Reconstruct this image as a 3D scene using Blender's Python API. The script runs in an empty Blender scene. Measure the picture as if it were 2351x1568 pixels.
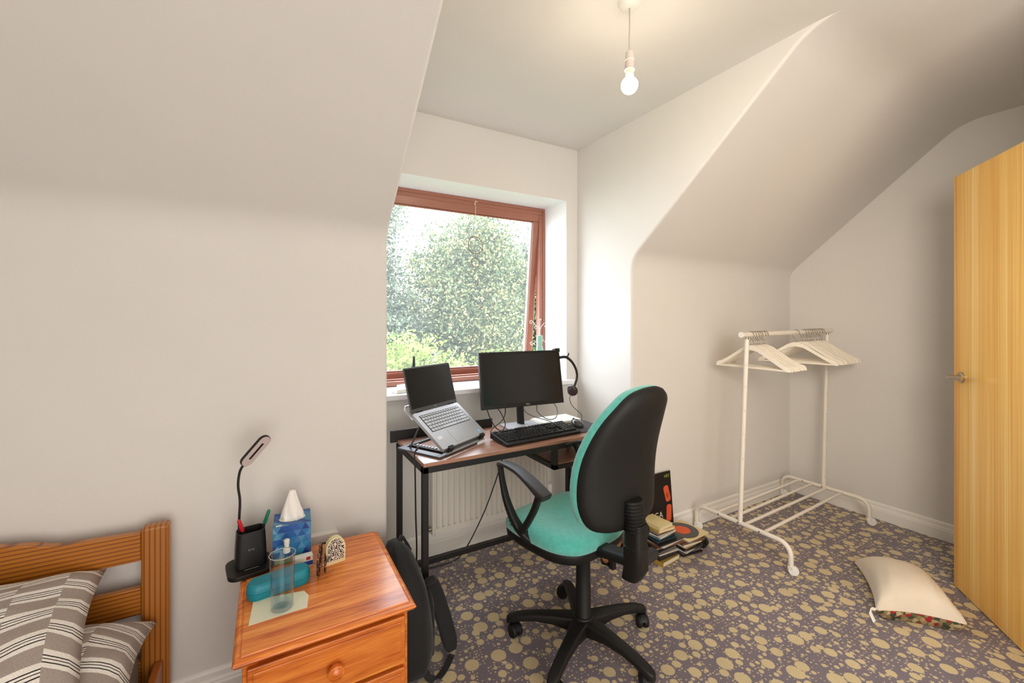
import bpy, math, random
from math import sin, cos, pi, radians, sqrt
from mathutils import Matrix, Vector
random.seed(7)
C = bpy.context.scene.collection
SC = bpy.context.scene

# ------------------------------------------------------------------ camera, world, lights, exposure
cam_d = bpy.data.cameras.new('camera'); cam = bpy.data.objects.new('camera', cam_d); C.objects.link(cam)
cam_d.sensor_fit = 'HORIZONTAL'; cam_d.sensor_width = 36; cam_d.lens = 36 * 985 / 2351
cam_d.shift_y = -(784 - 733) / 2351; cam_d.clip_start = 0.02
YAW = math.atan(565.5 / 985)
cam.location = (0, 0, 1.30); cam.rotation_euler = (pi / 2, 0, -YAW)
SC.camera = cam
SC.view_settings.view_transform = 'Standard'; SC.view_settings.look = 'None'
SC.view_settings.gamma = 1; SC.view_settings.use_curve_mapping = False
SC.view_settings.exposure = 0.35
SC.cycles.max_bounces = 10; SC.cycles.diffuse_bounces = 6; SC.cycles.transparent_max_bounces = 16
SC.cycles.caustics_reflective = False; SC.cycles.caustics_refractive = False

w = bpy.data.worlds.new('sky'); SC.world = w; w.use_nodes = True
w.node_tree.nodes['Background'].inputs[0].default_value = (0.86, 0.93, 1.0, 1)
w.node_tree.nodes['Background'].inputs[1].default_value = 7.6

def area(name, loc, target, size, power, col, portal=False, sy=None):
    d = bpy.data.lights.new(name, 'AREA'); d.energy = power; d.color = col; d.shape = 'RECTANGLE'
    d.size = size; d.size_y = sy or size
    o = bpy.data.objects.new(name, d); C.objects.link(o); o.location = loc
    v = Vector(target) - Vector(loc); o.rotation_euler = v.to_track_quat('-Z', 'Y').to_euler()
    if portal: d.cycles.is_portal = True
    return o
area('window_portal', (1.124, 2.72, 1.46), (1.124, 0, 1.46), 1.35, 1, (1, 1, 1), True, 1.35)
area('room_fill', (0.2, -1.7, 1.05), (0.8, 1.8, 1.6), 2.0, 52, (1.0, 0.94, 0.88))  # unseen fill added behind the camera to lift the whole room
area('alcove_fill', (0.45, -0.45, 1.75), (3.1, 1.1, 1.2), 0.7, 9.5, (1.0, 0.89, 0.75)).data.spread = radians(100)  # unseen fill added near the camera to brighten the alcove, in place of flash
BULB = 115.0

# ------------------------------------------------------------------ helpers
def lin(c):
    c = c / 255.0
    return c / 12.92 if c <= 0.04045 else ((c + 0.055) / 1.055) ** 2.4
def rgb(r, g, b): return (lin(r), lin(g), lin(b), 1)

def mat(name, col, rough=0.6, metal=0.0, spec=0.5, bump=0.0, bscale=200, var=0.0, vscale=8, trans=0.0, emit=None, es=0, coat=0.0, sheen=0.0, ior=1.45):
    m = bpy.data.materials.new(name); m.use_nodes = True; nt = m.node_tree; b = nt.nodes['Principled BSDF']
    b.inputs['Base Color'].default_value = col; b.inputs['Roughness'].default_value = rough
    b.inputs['Metallic'].default_value = metal; b.inputs['Specular IOR Level'].default_value = spec
    b.inputs['Transmission Weight'].default_value = trans; b.inputs['IOR'].default_value = ior
    b.inputs['Coat Weight'].default_value = coat; b.inputs['Sheen Weight'].default_value = sheen
    if emit: b.inputs['Emission Color'].default_value = emit; b.inputs['Emission Strength'].default_value = es
    tc = nt.nodes.new('ShaderNodeTexCoord')
    if var:
        n = nt.nodes.new('ShaderNodeTexNoise'); n.inputs['Scale'].default_value = vscale; n.inputs['Detail'].default_value = 4
        nt.links.new(tc.outputs['Object'], n.inputs['Vector'])
        r = nt.nodes.new('ShaderNodeValToRGB')
        r.color_ramp.elements[0].position = 0.3; r.color_ramp.elements[1].position = 0.7
        r.color_ramp.elements[0].color = tuple(max(0, x * (1 - var)) for x in col[:3]) + (1,)
        r.color_ramp.elements[1].color = tuple(min(1, x * (1 + var)) for x in col[:3]) + (1,)
        nt.links.new(n.outputs['Fac'], r.inputs[0]); nt.links.new(r.outputs[0], b.inputs['Base Color'])
    if bump:
        n = nt.nodes.new('ShaderNodeTexNoise'); n.inputs['Scale'].default_value = bscale; n.inputs['Detail'].default_value = 3
        nt.links.new(tc.outputs['Object'], n.inputs['Vector'])
        u = nt.nodes.new('ShaderNodeBump'); u.inputs['Strength'].default_value = bump; u.inputs['Distance'].default_value = 0.002
        nt.links.new(n.outputs['Fac'], u.inputs['Height']); nt.links.new(u.outputs[0], b.inputs['Normal'])
    return m

def ramp(nt, stops, interp='LINEAR'):
    r = nt.nodes.new('ShaderNodeValToRGB'); cr = r.color_ramp; cr.interpolation = interp
    while len(cr.elements) > 1: cr.elements.remove(cr.elements[-1])
    cr.elements[0].position = stops[0][0]; cr.elements[0].color = stops[0][1]
    for p, c in stops[1:]:
        e = cr.elements.new(p); e.color = c
    return r

def wood(name, light, dark, axis='X', rings=60, stretch=0.06, rough=0.35, dist=3.0, coat=0.2, sharp=0.35, blend=0.5, acr='Y'):
    """grain lines run along axis, alternate across acr"""
    m = bpy.data.materials.new(name); m.use_nodes = True; nt = m.node_tree; b = nt.nodes['Principled BSDF']
    L = nt.links.new
    tc = nt.nodes.new('ShaderNodeTexCoord'); mp = nt.nodes.new('ShaderNodeMapping')
    s = [1, 1, 1]; s['XYZ'.index(axis)] = stretch; mp.inputs['Scale'].default_value = s
    L(tc.outputs['Object'], mp.inputs['Vector'])
    wv = nt.nodes.new('ShaderNodeTexWave'); wv.bands_direction = acr; wv.inputs['Scale'].default_value = rings
    wv.inputs['Distortion'].default_value = dist; wv.inputs['Detail'].default_value = 2; wv.inputs['Detail Scale'].default_value = 0.25
    L(mp.outputs[0], wv.inputs['Vector'])
    n = nt.nodes.new('ShaderNodeTexNoise'); n.inputs['Scale'].default_value = 90; n.inputs['Detail'].default_value = 3
    L(mp.outputs[0], n.inputs['Vector'])
    mid = tuple((a + c) / 2 for a, c in zip(light, dark))
    r1 = ramp(nt, [(0.0, dark), (sharp, light), (1.0, light)]); L(wv.outputs['Fac'], r1.inputs[0])
    r2 = ramp(nt, [(0.3, mid), (0.7, light)]); L(n.outputs['Fac'], r2.inputs[0])
    mx = nt.nodes.new('ShaderNodeMix'); mx.data_type = 'RGBA'; mx.inputs[0].default_value = blend
    L(r2.outputs[0], mx.inputs[6]); L(r1.outputs[0], mx.inputs[7]); L(mx.outputs[2], b.inputs['Base Color'])
    b.inputs['Roughness'].default_value = rough; b.inputs['Coat Weight'].default_value = coat; b.inputs['Coat Roughness'].default_value = 0.2
    return m

def wmx(o):
    m = Matrix.Identity(4)
    while o is not None:
        m = o.matrix_basis @ m; o = o.parent
    return m

class MB:
    def __init__(s): s.v = []; s.f = []; s.uv = None
    def add(s, vs, fs):
        k = len(s.v); s.v += [tuple(v) for v in vs]; s.f += [tuple(k + i for i in f) for f in fs]; return s
    def box(s, x0, x1, y0, y1, z0, z1, M=None):
        vs = [Vector((x, y, z)) for x in (x0, x1) for y in (y0, y1) for z in (z0, z1)]
        if M: vs = [M @ v for v in vs]
        return s.add(vs, [(0, 1, 3, 2), (4, 6, 7, 5), (0, 4, 5, 1), (2, 3, 7, 6), (0, 2, 6, 4), (1, 5, 7, 3)])
    def tube(s, pts, r, n=10, cap=True, closed=False, flat=1.0):
        pts = [Vector(p) for p in pts]; N = len(pts)
        rs = r if isinstance(r, (list, tuple)) else [r] * N
        k = len(s.v); prev = None
        for i, p in enumerate(pts):
            if closed: t = pts[(i + 1) % N] - pts[i - 1]
            else: t = pts[min(i + 1, N - 1)] - pts[max(i - 1, 0)]
            t.normalize()
            if prev is None:
                a = Vector((0, 0, 1)) if abs(t.z) < 0.9 else Vector((1, 0, 0))
                u = t.cross(a).normalized()
            else:
                u = (prev - t * prev.dot(t)).normalized()
            prev = u; w_ = t.cross(u)
            for j in range(n):
                a = 2 * pi * j / n; s.v.append(tuple(p + u * rs[i] * cos(a) + w_ * rs[i] * flat * sin(a)))
        for i in range(N if closed else N - 1):
            i2 = (i + 1) % N
            for j in range(n):
                j2 = (j + 1) % n
                s.f.append((k + i * n + j, k + i * n + j2, k + i2 * n + j2, k + i2 * n + j))
        if cap and not closed:
            s.f.append(tuple(k + j for j in reversed(range(n)))); s.f.append(tuple(k + (N - 1) * n + j for j in range(n)))
        return s
    def lathe(s, prof, c=(0, 0, 0), n=24, M=None, cap=True):
        k = len(s.v); c = Vector(c)
        for r, z in prof:
            for j in range(n):
                a = 2 * pi * j / n; v = Vector((r * cos(a), r * sin(a), z))
                s.v.append(tuple((M @ v if M else v) + c))
        for i in range(len(prof) - 1):
            for j in range(n):
                j2 = (j + 1) % n; s.f.append((k + i * n + j, k + i * n + j2, k + (i + 1) * n + j2, k + (i + 1) * n + j))
        if cap:
            s.f.append(tuple(k + j for j in reversed(range(n)))); s.f.append(tuple(k + (len(prof) - 1) * n + j for j in range(n)))
        return s
    def prism(s, poly, z0, z1, M=None):
        n = len(poly); vs = [Vector((x, y, z0)) for x, y in poly] + [Vector((x, y, z1)) for x, y in poly]
        if M: vs = [M @ v for v in vs]
        return s.add(vs, [tuple(reversed(range(n))), tuple(range(n, 2 * n))] + [(i, (i + 1) % n, n + (i + 1) % n, n + i) for i in range(n)])
    def rings(s, rings, cap=True):
        n = len(rings[0]); k = len(s.v)
        for r in rings: s.v += [tuple(p) for p in r]
        for i in range(len(rings) - 1):
            for j in range(n):
                j2 = (j + 1) % n; s.f.append((k + i * n + j, k + i * n + j2, k + (i + 1) * n + j2, k + (i + 1) * n + j))
        if cap:
            s.f.append(tuple(k + j for j in reversed(range(n)))); s.f.append(tuple(k + (len(rings) - 1) * n + j for j in range(n)))
        return s
    def build(s, name, m, parent=None, world=False, loc=None, smooth=False, bev=0, bseg=2, sub=0, fix=True, uvs=None):
        vs = s.v
        if world and parent is not None:
            inv = wmx(parent).inverted(); vs = [tuple(inv @ Vector(v)) for v in vs]
        if loc is not None: vs = [(v[0] - loc[0], v[1] - loc[1], v[2] - loc[2]) for v in vs]
        me = bpy.data.meshes.new(name); me.from_pydata(vs, [], s.f)
        if isinstance(m, (list, tuple)):
            for q in m: me.materials.append(q)
        else: me.materials.append(m)
        if fix:
            import bmesh
            bm = bmesh.new(); bm.from_mesh(me); bmesh.ops.recalc_face_normals(bm, faces=bm.faces); bm.to_mesh(me); bm.free()
        if uvs:
            uvl = me.uv_layers.new(name='uv')
            for l in me.loops: uvl.data[l.index].uv = uvs[l.vertex_index]
        if smooth:
            for p in me.polygons: p.use_smooth = True
            if smooth == 'auto':
                try: me.set_sharp_from_angle(angle=radians(38))
                except Exception: pass
        o = bpy.data.objects.new(name, me); C.objects.link(o); o.parent = parent
        if loc is not None: o.location = loc
        if bev:
            b = o.modifiers.new('b', 'BEVEL'); b.width = bev; b.segments = bseg; b.limit_method = 'ANGLE'; b.angle_limit = radians(50)
            if not smooth:
                for p in me.polygons: p.use_smooth = True
                b.harden_normals = True
        if sub:
            b = o.modifiers.new('s', 'SUBSURF'); b.levels = sub; b.render_levels = sub
        return o

def tag(o, label=None, cat=None, group=None, kind=None):
    if label: o['label'] = label
    if cat: o['category'] = cat
    if group: o['group'] = group
    if kind: o['kind'] = kind
    return o
def thing(name, label, cat, loc=(0, 0, 0), rz=0, group=None):
    o = bpy.data.objects.new(name, None); C.objects.link(o); o.location = loc; o.rotation_euler = (0, 0, rz)
    o.empty_display_size = 0.05
    return tag(o, label, cat, group)
def copy_tree(o, parent=None):
    c = o.copy(); C.objects.link(c); c.parent = parent
    for ch in [x for x in C.objects if x.parent == o]: copy_tree(ch, c)
    return c
def spline(P, n=8):
    P = [Vector(p) for p in P]; out = []
    for i in range(len(P) - 1):
        p0 = P[max(i - 1, 0)]; p1 = P[i]; p2 = P[i + 1]; p3 = P[min(i + 2, len(P) - 1)]
        for k in range(n):
            t = k / n
            out.append(0.5 * ((2 * p1) + (-p0 + p2) * t + (2 * p0 - 5 * p1 + 4 * p2 - p3) * t * t + (-p0 + 3 * p1 - 3 * p2 + p3) * t ** 3))
    out.append(P[-1]); return out
def T(x=0, y=0, z=0): return Matrix.Translation((x, y, z))
def R(a, ax): return Matrix.Rotation(a, 4, ax)
def rrect(w_, h_, r, n=5, cx=0, cy=0):
    out = []
    for sx, sy, a0 in ((1, 1, 0), (-1, 1, 90), (-1, -1, 180), (1, -1, 270)):
        for k in range(n + 1):
            a = radians(a0 + 90 * k / n); out.append((cx + sx * (w_ / 2 - r) + r * cos(a), cy + sy * (h_ / 2 - r) + r * sin(a)))
    return out
def text(name, s, size, m, parent, M, ext=0.0003, align='CENTER'):
    cu = bpy.data.curves.new(name, 'FONT'); cu.body = s; cu.size = size; cu.extrude = ext; cu.align_x = align; cu.align_y = 'CENTER'
    cu.materials.append(m); o = bpy.data.objects.new(name, cu); C.objects.link(o); o.parent = parent
    o.matrix_basis = M
    bpy.context.view_layer.update()
    me = bpy.data.meshes.new_from_object(o.evaluated_get(bpy.context.evaluated_depsgraph_get()))
    q = bpy.data.objects.new(name, me); C.objects.link(q); q.parent = parent; q.matrix_basis = M
    bpy.data.objects.remove(o); q.name = name
    return q

# ------------------------------------------------------------------ materials
M = {}
M['wall'] = mat('wall_paint', (0.69, 0.668, 0.638, 1), 0.85, bump=0.12, bscale=160, var=0.015, vscale=3, spec=0.25)
M['white'] = mat('white_gloss_paint', (0.80, 0.78, 0.74, 1), 0.35, spec=0.4)
M['upvc'] = mat('sill_paint', (0.85, 0.86, 0.88, 1), 0.4)
M['black_metal'] = mat('black_metal', rgb(30, 28, 28), 0.45, spec=0.5, bump=0.05, bscale=500)
M['black_plastic'] = mat('black_plastic', rgb(19, 18, 18), 0.5, bump=0.08, bscale=600)
M['dark_plastic'] = mat('matt_black_plastic', rgb(13, 13, 13), 0.6, bump=0.1, bscale=500)
M['arm_plastic'] = mat('grained_black_plastic', rgb(38, 37, 38), 0.42, bump=0.35, bscale=900)
M['screen'] = mat('screen_glass', rgb(16, 16, 15), 0.22, spec=0.5)
M['alu'] = mat('aluminium', rgb(185, 187, 192), 0.35, metal=0.7, bump=0.03, bscale=800)
M['alu_dark'] = mat('grey_aluminium', rgb(95, 96, 100), 0.4, metal=0.6)
M['chrome'] = mat('brushed_chrome', rgb(190, 180, 165), 0.22, metal=1.0)
M['key_grey'] = mat('pale_key_plastic', rgb(190, 195, 205), 0.5)
M['key_black'] = mat('black_key_plastic', rgb(34, 34, 36), 0.3)
M['green'] = mat('green_upholstery', rgb(88, 186, 174), 0.9, bump=0.6, bscale=900, var=0.10, vscale=60, sheen=0.6, spec=0.2)
M['rack'] = mat('white_powder_coat', (0.78, 0.73, 0.65, 1), 0.35)
M['hanger'] = mat('white_painted_wood', (0.82, 0.76, 0.66, 1), 0.45)
M['hook'] = mat('hook_steel', rgb(165, 155, 140), 0.25, metal=1.0)
M['red'] = mat('red_plastic', rgb(190, 20, 40), 0.4)
M['pen_green'] = mat('green_plastic', rgb(8, 110, 84), 0.4)
M['teal'] = mat('teal_case', rgb(20, 128, 145), 0.45, bump=0.05)
M['paper'] = mat('paper_white', rgb(236, 236, 226), 0.8, var=0.02)
M['note'] = mat('paper_note', rgb(228, 226, 200), 0.8, var=0.02, vscale=20)
M['tissue'] = mat('tissue_paper', rgb(240, 236, 230), 0.9, bump=0.2, bscale=120)
M['cable'] = mat('black_cable', rgb(28, 27, 28), 0.45)
M['cable_grey'] = mat('grey_cable', rgb(90, 90, 95), 0.45)
M['backpack'] = mat('black_nylon', rgb(17, 17, 19), 0.75, bump=0.5, bscale=500, sheen=0.15)
M['rad'] = mat('radiator_enamel', (0.75, 0.72, 0.66, 1), 0.35)
M['frame_wood'] = wood('mahogany_stain', rgb(160, 102, 82), rgb(112, 66, 50), 'X', 90, 0.05, 0.4, 2.5, acr='Z')
M['frame_wood_v'] = wood('mahogany_stain_upright', rgb(158, 102, 82), rgb(110, 64, 50), 'Z', 90, 0.05, 0.4, 2.5, acr='X')
M['pine'] = wood('pine_rail', rgb(176, 108, 32), rgb(104, 52, 14), 'X', 26, 0.10, 0.35, 2.2, sharp=0.30, blend=0.85, acr='Z')
M['pine_v'] = wood('pine_post', rgb(172, 106, 36), rgb(104, 54, 18), 'Z', 24, 0.06, 0.35, 1.2, sharp=0.30, blend=0.85, acr='X')
M['pine_y'] = wood('pine_side_rail', rgb(172, 100, 34), rgb(110, 54, 16), 'Y', 24, 0.06, 0.35, 1.2, sharp=0.30, blend=0.85, acr='Z')
M['night'] = wood('orange_pine_top', rgb(196, 110, 44), rgb(158, 74, 22), 'X', 22, 0.13, 0.22, 4.0, coat=0.6, sharp=0.5, blend=0.55, acr='Y')
M['night_f'] = wood('orange_pine_front', rgb(186, 104, 40), rgb(146, 70, 20), 'X', 26, 0.12, 0.3, 4.0, coat=0.4, sharp=0.5, blend=0.5, acr='Z')
M['desk'] = wood('brown_desk_board', rgb(178, 132, 110), rgb(138, 96, 76), 'X', 40, 0.06, 0.3, 3.0, coat=0.5, blend=0.4, acr='Y')
M['door'] = wood('yellow_veneer', rgb(224, 170, 88), rgb(190, 132, 56), 'Z', 22, 0.012, 0.35, 5.0, coat=0.3, sharp=0.7, blend=0.5, acr='X')

def grain(name, cols, axis='X', fine=60, coarse=9, stretch=0.04, rough=0.3, coat=0.3, dist=0.6):
    m = bpy.data.materials.new(name); m.use_nodes = True; nt = m.node_tree; b = nt.nodes['Principled BSDF']; L = nt.links.new
    tc = nt.nodes.new('ShaderNodeTexCoord'); mp = nt.nodes.new('ShaderNodeMapping')
    s = [1, 1, 1]; s['XYZ'.index(axis)] = stretch; mp.inputs['Scale'].default_value = s; L(tc.outputs['Object'], mp.inputs['Vector'])
    f = nt.nodes.new('ShaderNodeTexNoise'); f.inputs['Scale'].default_value = fine; f.inputs['Detail'].default_value = 4; f.inputs['Distortion'].default_value = dist; L(mp.outputs[0], f.inputs['Vector'])
    c = nt.nodes.new('ShaderNodeTexNoise'); c.inputs['Scale'].default_value = coarse; c.inputs['Detail'].default_value = 3; c.inputs['Distortion'].default_value = dist; L(mp.outputs[0], c.inputs['Vector'])
    mx = nt.nodes.new('ShaderNodeMath'); mx.operation = 'MULTIPLY_ADD'; L(c.outputs['Fac'], mx.inputs[0]); mx.inputs[1].default_value = 0.55
    h = nt.nodes.new('ShaderNodeMath'); h.operation = 'MULTIPLY'; L(f.outputs['Fac'], h.inputs[0]); h.inputs[1].default_value = 0.45; L(h.outputs[0], mx.inputs[2])
    r = ramp(nt, [(0.34 + 0.32 * i / (len(cols) - 1), q) for i, q in enumerate(cols)]); L(mx.outputs[0], r.inputs[0]); L(r.outputs[0], b.inputs['Base Color'])
    b.inputs['Roughness'].default_value = rough; b.inputs['Coat Weight'].default_value = coat; b.inputs['Coat Roughness'].default_value = 0.25
    return m
M['night'] = grain('orange_pine_top', [rgb(168, 76, 18), rgb(206, 106, 34), rgb(230, 136, 52), rgb(242, 162, 80)], 'X', 110, 22, 0.07, 0.30, 0.2, 1.6)
M['night_f'] = grain('orange_pine_front', [rgb(164, 78, 18), rgb(192, 100, 30), rgb(210, 120, 44), rgb(222, 140, 58)], 'X', 120, 26, 0.07, 0.35, 0.25, 1.2)
M['door'] = grain('yellow_veneer', [rgb(220, 154, 66), rgb(238, 184, 92), rgb(246, 202, 114), rgb(252, 224, 160)], 'Z', 120, 14, 0.008, 0.35, 0.25, 0.2)
# glass
def glass(name, tint=(1, 1, 1, 1), glare=0.0, rough=0.0):
    m = bpy.data.materials.new(name); m.use_nodes = True; nt = m.node_tree; nt.nodes.clear(); L = nt.links.new
    out = nt.nodes.new('ShaderNodeOutputMaterial'); tr = nt.nodes.new('ShaderNodeBsdfTransparent'); tr.inputs[0].default_value = tint
    gl = nt.nodes.new('ShaderNodeBsdfGlossy'); gl.inputs['Roughness'].default_value = rough
    lw = nt.nodes.new('ShaderNodeLayerWeight'); lw.inputs[0].default_value = 0.5
    pw = nt.nodes.new('ShaderNodeMath'); pw.operation = 'POWER'; L(lw.outputs['Facing'], pw.inputs[0]); pw.inputs[1].default_value = 4.0
    fr = nt.nodes.new('ShaderNodeMath'); fr.operation = 'MULTIPLY_ADD'; L(pw.outputs[0], fr.inputs[0]); fr.inputs[1].default_value = 0.65; fr.inputs[2].default_value = 0.02
    mx = nt.nodes.new('ShaderNodeMixShader'); L(fr.outputs[0], mx.inputs[0]); L(tr.outputs[0], mx.inputs[1]); L(gl.outputs[0], mx.inputs[2])
    last = mx
    if glare:
        df = nt.nodes.new('ShaderNodeBsdfTranslucent'); df.inputs[0].default_value = (0.9, 0.93, 0.95, 1)
        m2 = nt.nodes.new('ShaderNodeMixShader'); m2.inputs[0].default_value = glare
        L(last.outputs[0], m2.inputs[1]); L(df.outputs[0], m2.inputs[2]); last = m2
    L(last.outputs[0], out.inputs[0]); return m
M['pane'] = glass('glare_window_glass', glare=0.05)  # white veil mixed into the pane for the washed-out backlit view
M['clear'] = glass('clear_glass', (0.985, 0.99, 0.99, 1))
M['water'] = glass('water', (0.84, 0.93, 0.97, 1))

# carpet
def carpet():
    m = bpy.data.materials.new('spotted_carpet'); m.use_nodes = True; nt = m.node_tree; b = nt.nodes['Principled BSDF']; L = nt.links.new
    tc = nt.nodes.new('ShaderNodeTexCoord')
    n = nt.nodes.new('ShaderNodeTexNoise'); n.inputs['Scale'].default_value = 260; n.inputs['Detail'].default_value = 2
    L(tc.outputs['Object'], n.inputs['Vector'])
    sb = nt.nodes.new('ShaderNodeVectorMath'); sb.operation = 'SUBTRACT'; L(n.outputs['Color'], sb.inputs[0]); sb.inputs[1].default_value = (.5, .5, .5)
    sc_ = nt.nodes.new('ShaderNodeVectorMath'); sc_.operation = 'SCALE'; L(sb.outputs[0], sc_.inputs[0]); sc_.inputs['Scale'].default_value = 0.006
    ad = nt.nodes.new('ShaderNodeVectorMath'); ad.operation = 'ADD'; L(tc.outputs['Object'], ad.inputs[0]); L(sc_.outputs[0], ad.inputs[1])
    LAY = ((11.0, 0.24, 0.34, 0.60, 0.0), (17, 0.21, 0.30, 0.60, 3.1), (30, 0.17, 0.28, 0.62, 7.7), (72, 0.16, 0.27, 0.55, 11.3))
    def mth(op, a, c=None):
        q = nt.nodes.new('ShaderNodeMath'); q.operation = op
        for i, z in enumerate((a, c)):
            if z is None: continue
            if isinstance(z, (int, float)): q.inputs[i].default_value = z
            else: L(z, q.inputs[i])
        return q.outputs[0]
    def spots(vec, lay):
        """signed depth inside the nearest spot in metres, the spot radius in metres, and its centre"""
        scale, r0, r1, dens, off = lay
        o2 = nt.nodes.new('ShaderNodeVectorMath'); o2.operation = 'ADD'; L(vec, o2.inputs[0]); o2.inputs[1].default_value = (off, off * 1.7, 0)
        v = nt.nodes.new('ShaderNodeTexVoronoi'); v.voronoi_dimensions = '2D'; v.inputs['Scale'].default_value = scale; v.inputs['Randomness'].default_value = 0.66
        L(o2.outputs[0], v.inputs['Vector'])
        sp = nt.nodes.new('ShaderNodeSeparateColor'); L(v.outputs['Color'], sp.inputs[0])
        rad = mth('MULTIPLY', mth('ADD', mth('MULTIPLY', sp.outputs[0], r1 - r0), r0), mth('LESS_THAN', sp.outputs[1], dens))
        dep = mth('MULTIPLY', mth('SUBTRACT', rad, v.outputs['Distance']), 1.0 / scale)
        o3 = nt.nodes.new('ShaderNodeVectorMath'); o3.operation = 'SUBTRACT'; L(v.outputs['Position'], o3.inputs[0]); o3.inputs[1].default_value = (off, off * 1.7, 0)
        return dep, mth('MULTIPLY', rad, 1.0 / scale), o3.outputs[0]
    total = None
    for i, lay in enumerate(LAY):
        dep, rad, cen = spots(ad.outputs[0], lay)
        sm = nt.nodes.new('ShaderNodeMapRange'); sm.inputs['From Min'].default_value = -0.0009; sm.inputs['From Max'].default_value = 0.0009; L(dep, sm.inputs['Value'])
        m_ = mth('MULTIPLY', sm.outputs[0], mth('GREATER_THAN', rad, 0.0005))
        for big in LAY[:i]:
            d2_, _, _ = spots(cen, big)
            m_ = mth('MULTIPLY', m_, mth('LESS_THAN', mth('ADD', d2_, rad), 0.002))
        total = m_ if total is None else mth('MAXIMUM', total, m_)
    n2 = nt.nodes.new('ShaderNodeTexNoise'); n2.inputs['Scale'].default_value = 420; n2.inputs['Detail'].default_value = 2; L(tc.outputs['Object'], n2.inputs['Vector'])
    n3 = nt.nodes.new('ShaderNodeTexNoise'); n3.inputs['Scale'].default_value = 5; n3.inputs['Detail'].default_value = 4; L(tc.outputs['Object'], n3.inputs['Vector'])
    g1 = ramp(nt, [(0.35, rgb(192, 172, 126)), (0.65, rgb(238, 222, 182))]); L(n2.outputs['Fac'], g1.inputs[0])
    g2 = ramp(nt, [(0.35, rgb(104, 94, 101)), (0.65, rgb(146, 136, 148))]); L(n2.outputs['Fac'], g2.inputs[0])
    mc = nt.nodes.new('ShaderNodeMix'); mc.data_type = 'RGBA'; L(total, mc.inputs[0]); L(g2.outputs[0], mc.inputs[6]); L(g1.outputs[0], mc.inputs[7])
    dk = nt.nodes.new('ShaderNodeMix'); dk.data_type = 'RGBA'; dk.blend_type = 'MULTIPLY'; dk.inputs[0].default_value = 1
    g3 = ramp(nt, [(0.3, (0.86, 0.86, 0.86, 1)), (0.7, (1, 1, 1, 1))]); L(n3.outputs['Fac'], g3.inputs[0])
    L(mc.outputs[2], dk.inputs[6]); L(g3.outputs[0], dk.inputs[7]); L(dk.outputs[2], b.inputs['Base Color'])
    b.inputs['Roughness'].default_value = 0.9; b.inputs['Specular IOR Level'].default_value = 0.25
    b.inputs['Sheen Weight'].default_value = 0.15
    bu = nt.nodes.new('ShaderNodeBump'); bu.inputs['Strength'].default_value = 0.5; bu.inputs['Distance'].default_value = 0.003
    L(n2.outputs['Fac'], bu.inputs['Height']); L(bu.outputs[0], b.inputs['Normal'])
    return m
M['carpet'] = carpet()

# pillow stripe (uses uv: u across the pillow 0..1, v up)
def stripes():
    m = bpy.data.materials.new('striped_cotton'); m.use_nodes = True; nt = m.node_tree; b = nt.nodes['Principled BSDF']; L = nt.links.new
    uv = nt.nodes.new('ShaderNodeUVMap'); uv.uv_map = 'uv'; sp = nt.nodes.new('ShaderNodeSeparateXYZ'); L(uv.outputs[0], sp.inputs[0])
    def mth(op, a, c=None):
        n = nt.nodes.new('ShaderNodeMath'); n.operation = op
        for i, q in enumerate((a, c)):
            if q is None: continue
            if isinstance(q, (int, float)): n.inputs[i].default_value = q
            else: L(q, n.inputs[i])
        return n.outputs[0]
    tri = mth('PINGPONG', mth('ADD', sp.outputs[0], 0.13), 0.27)      # zig-zag across the cloth
    saw = mth('FRACT', mth('MULTIPLY', mth('ADD', sp.outputs[0], 0.13), 1 / 0.27))
    t = mth('ADD', mth('MULTIPLY', sp.outputs[1], 5.6), mth('MULTIPLY', tri, 2.6))
    # panels: second half of each chevron is slipped by part of a band
    slip = mth('MULTIPLY', mth('GREATER_THAN', saw, 0.55), 0.38)
    t = mth('FRACT', mth('ADD', t, slip))
    W_ = rgb(240, 234, 226); K = rgb(34, 32, 34); G = rgb(166, 154, 146)
    r = ramp(nt, [(0, G), (0.42, W_), (0.55, K), (0.585, W_), (0.655, K), (0.68, W_), (0.74, K), (0.775, W_), (0.93, G)], 'CONSTANT'); L(t, r.inputs[0])
    tc = nt.nodes.new('ShaderNodeTexCoord'); n = nt.nodes.new('ShaderNodeTexNoise'); n.inputs['Scale'].default_value = 500; L(tc.outputs['Object'], n.inputs['Vector'])
    r2 = ramp(nt, [(0.4, (0.82, 0.82, 0.82, 1)), (0.6, (1, 1, 1, 1))]); L(n.outputs['Fac'], r2.inputs[0])
    mx = nt.nodes.new('ShaderNodeMix'); mx.data_type = 'RGBA'; mx.blend_type = 'MULTIPLY'; mx.inputs[0].default_value = 1
    L(r.outputs[0], mx.inputs[6]); L(r2.outputs[0], mx.inputs[7]); L(mx.outputs[2], b.inputs['Base Color']); b.inputs['Roughness'].default_value = 0.9
    n4 = nt.nodes.new('ShaderNodeTexNoise'); n4.inputs['Scale'].default_value = 14; L(tc.outputs['Object'], n4.inputs['Vector'])
    bu = nt.nodes.new('ShaderNodeBump'); bu.inputs['Strength'].default_value = 0.25; bu.inputs['Distance'].default_value = 0.02
    L(n4.outputs['Fac'], bu.inputs['Height']); L(bu.outputs[0], b.inputs['Normal'])
    return m
M['stripes'] = stripes()

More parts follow.
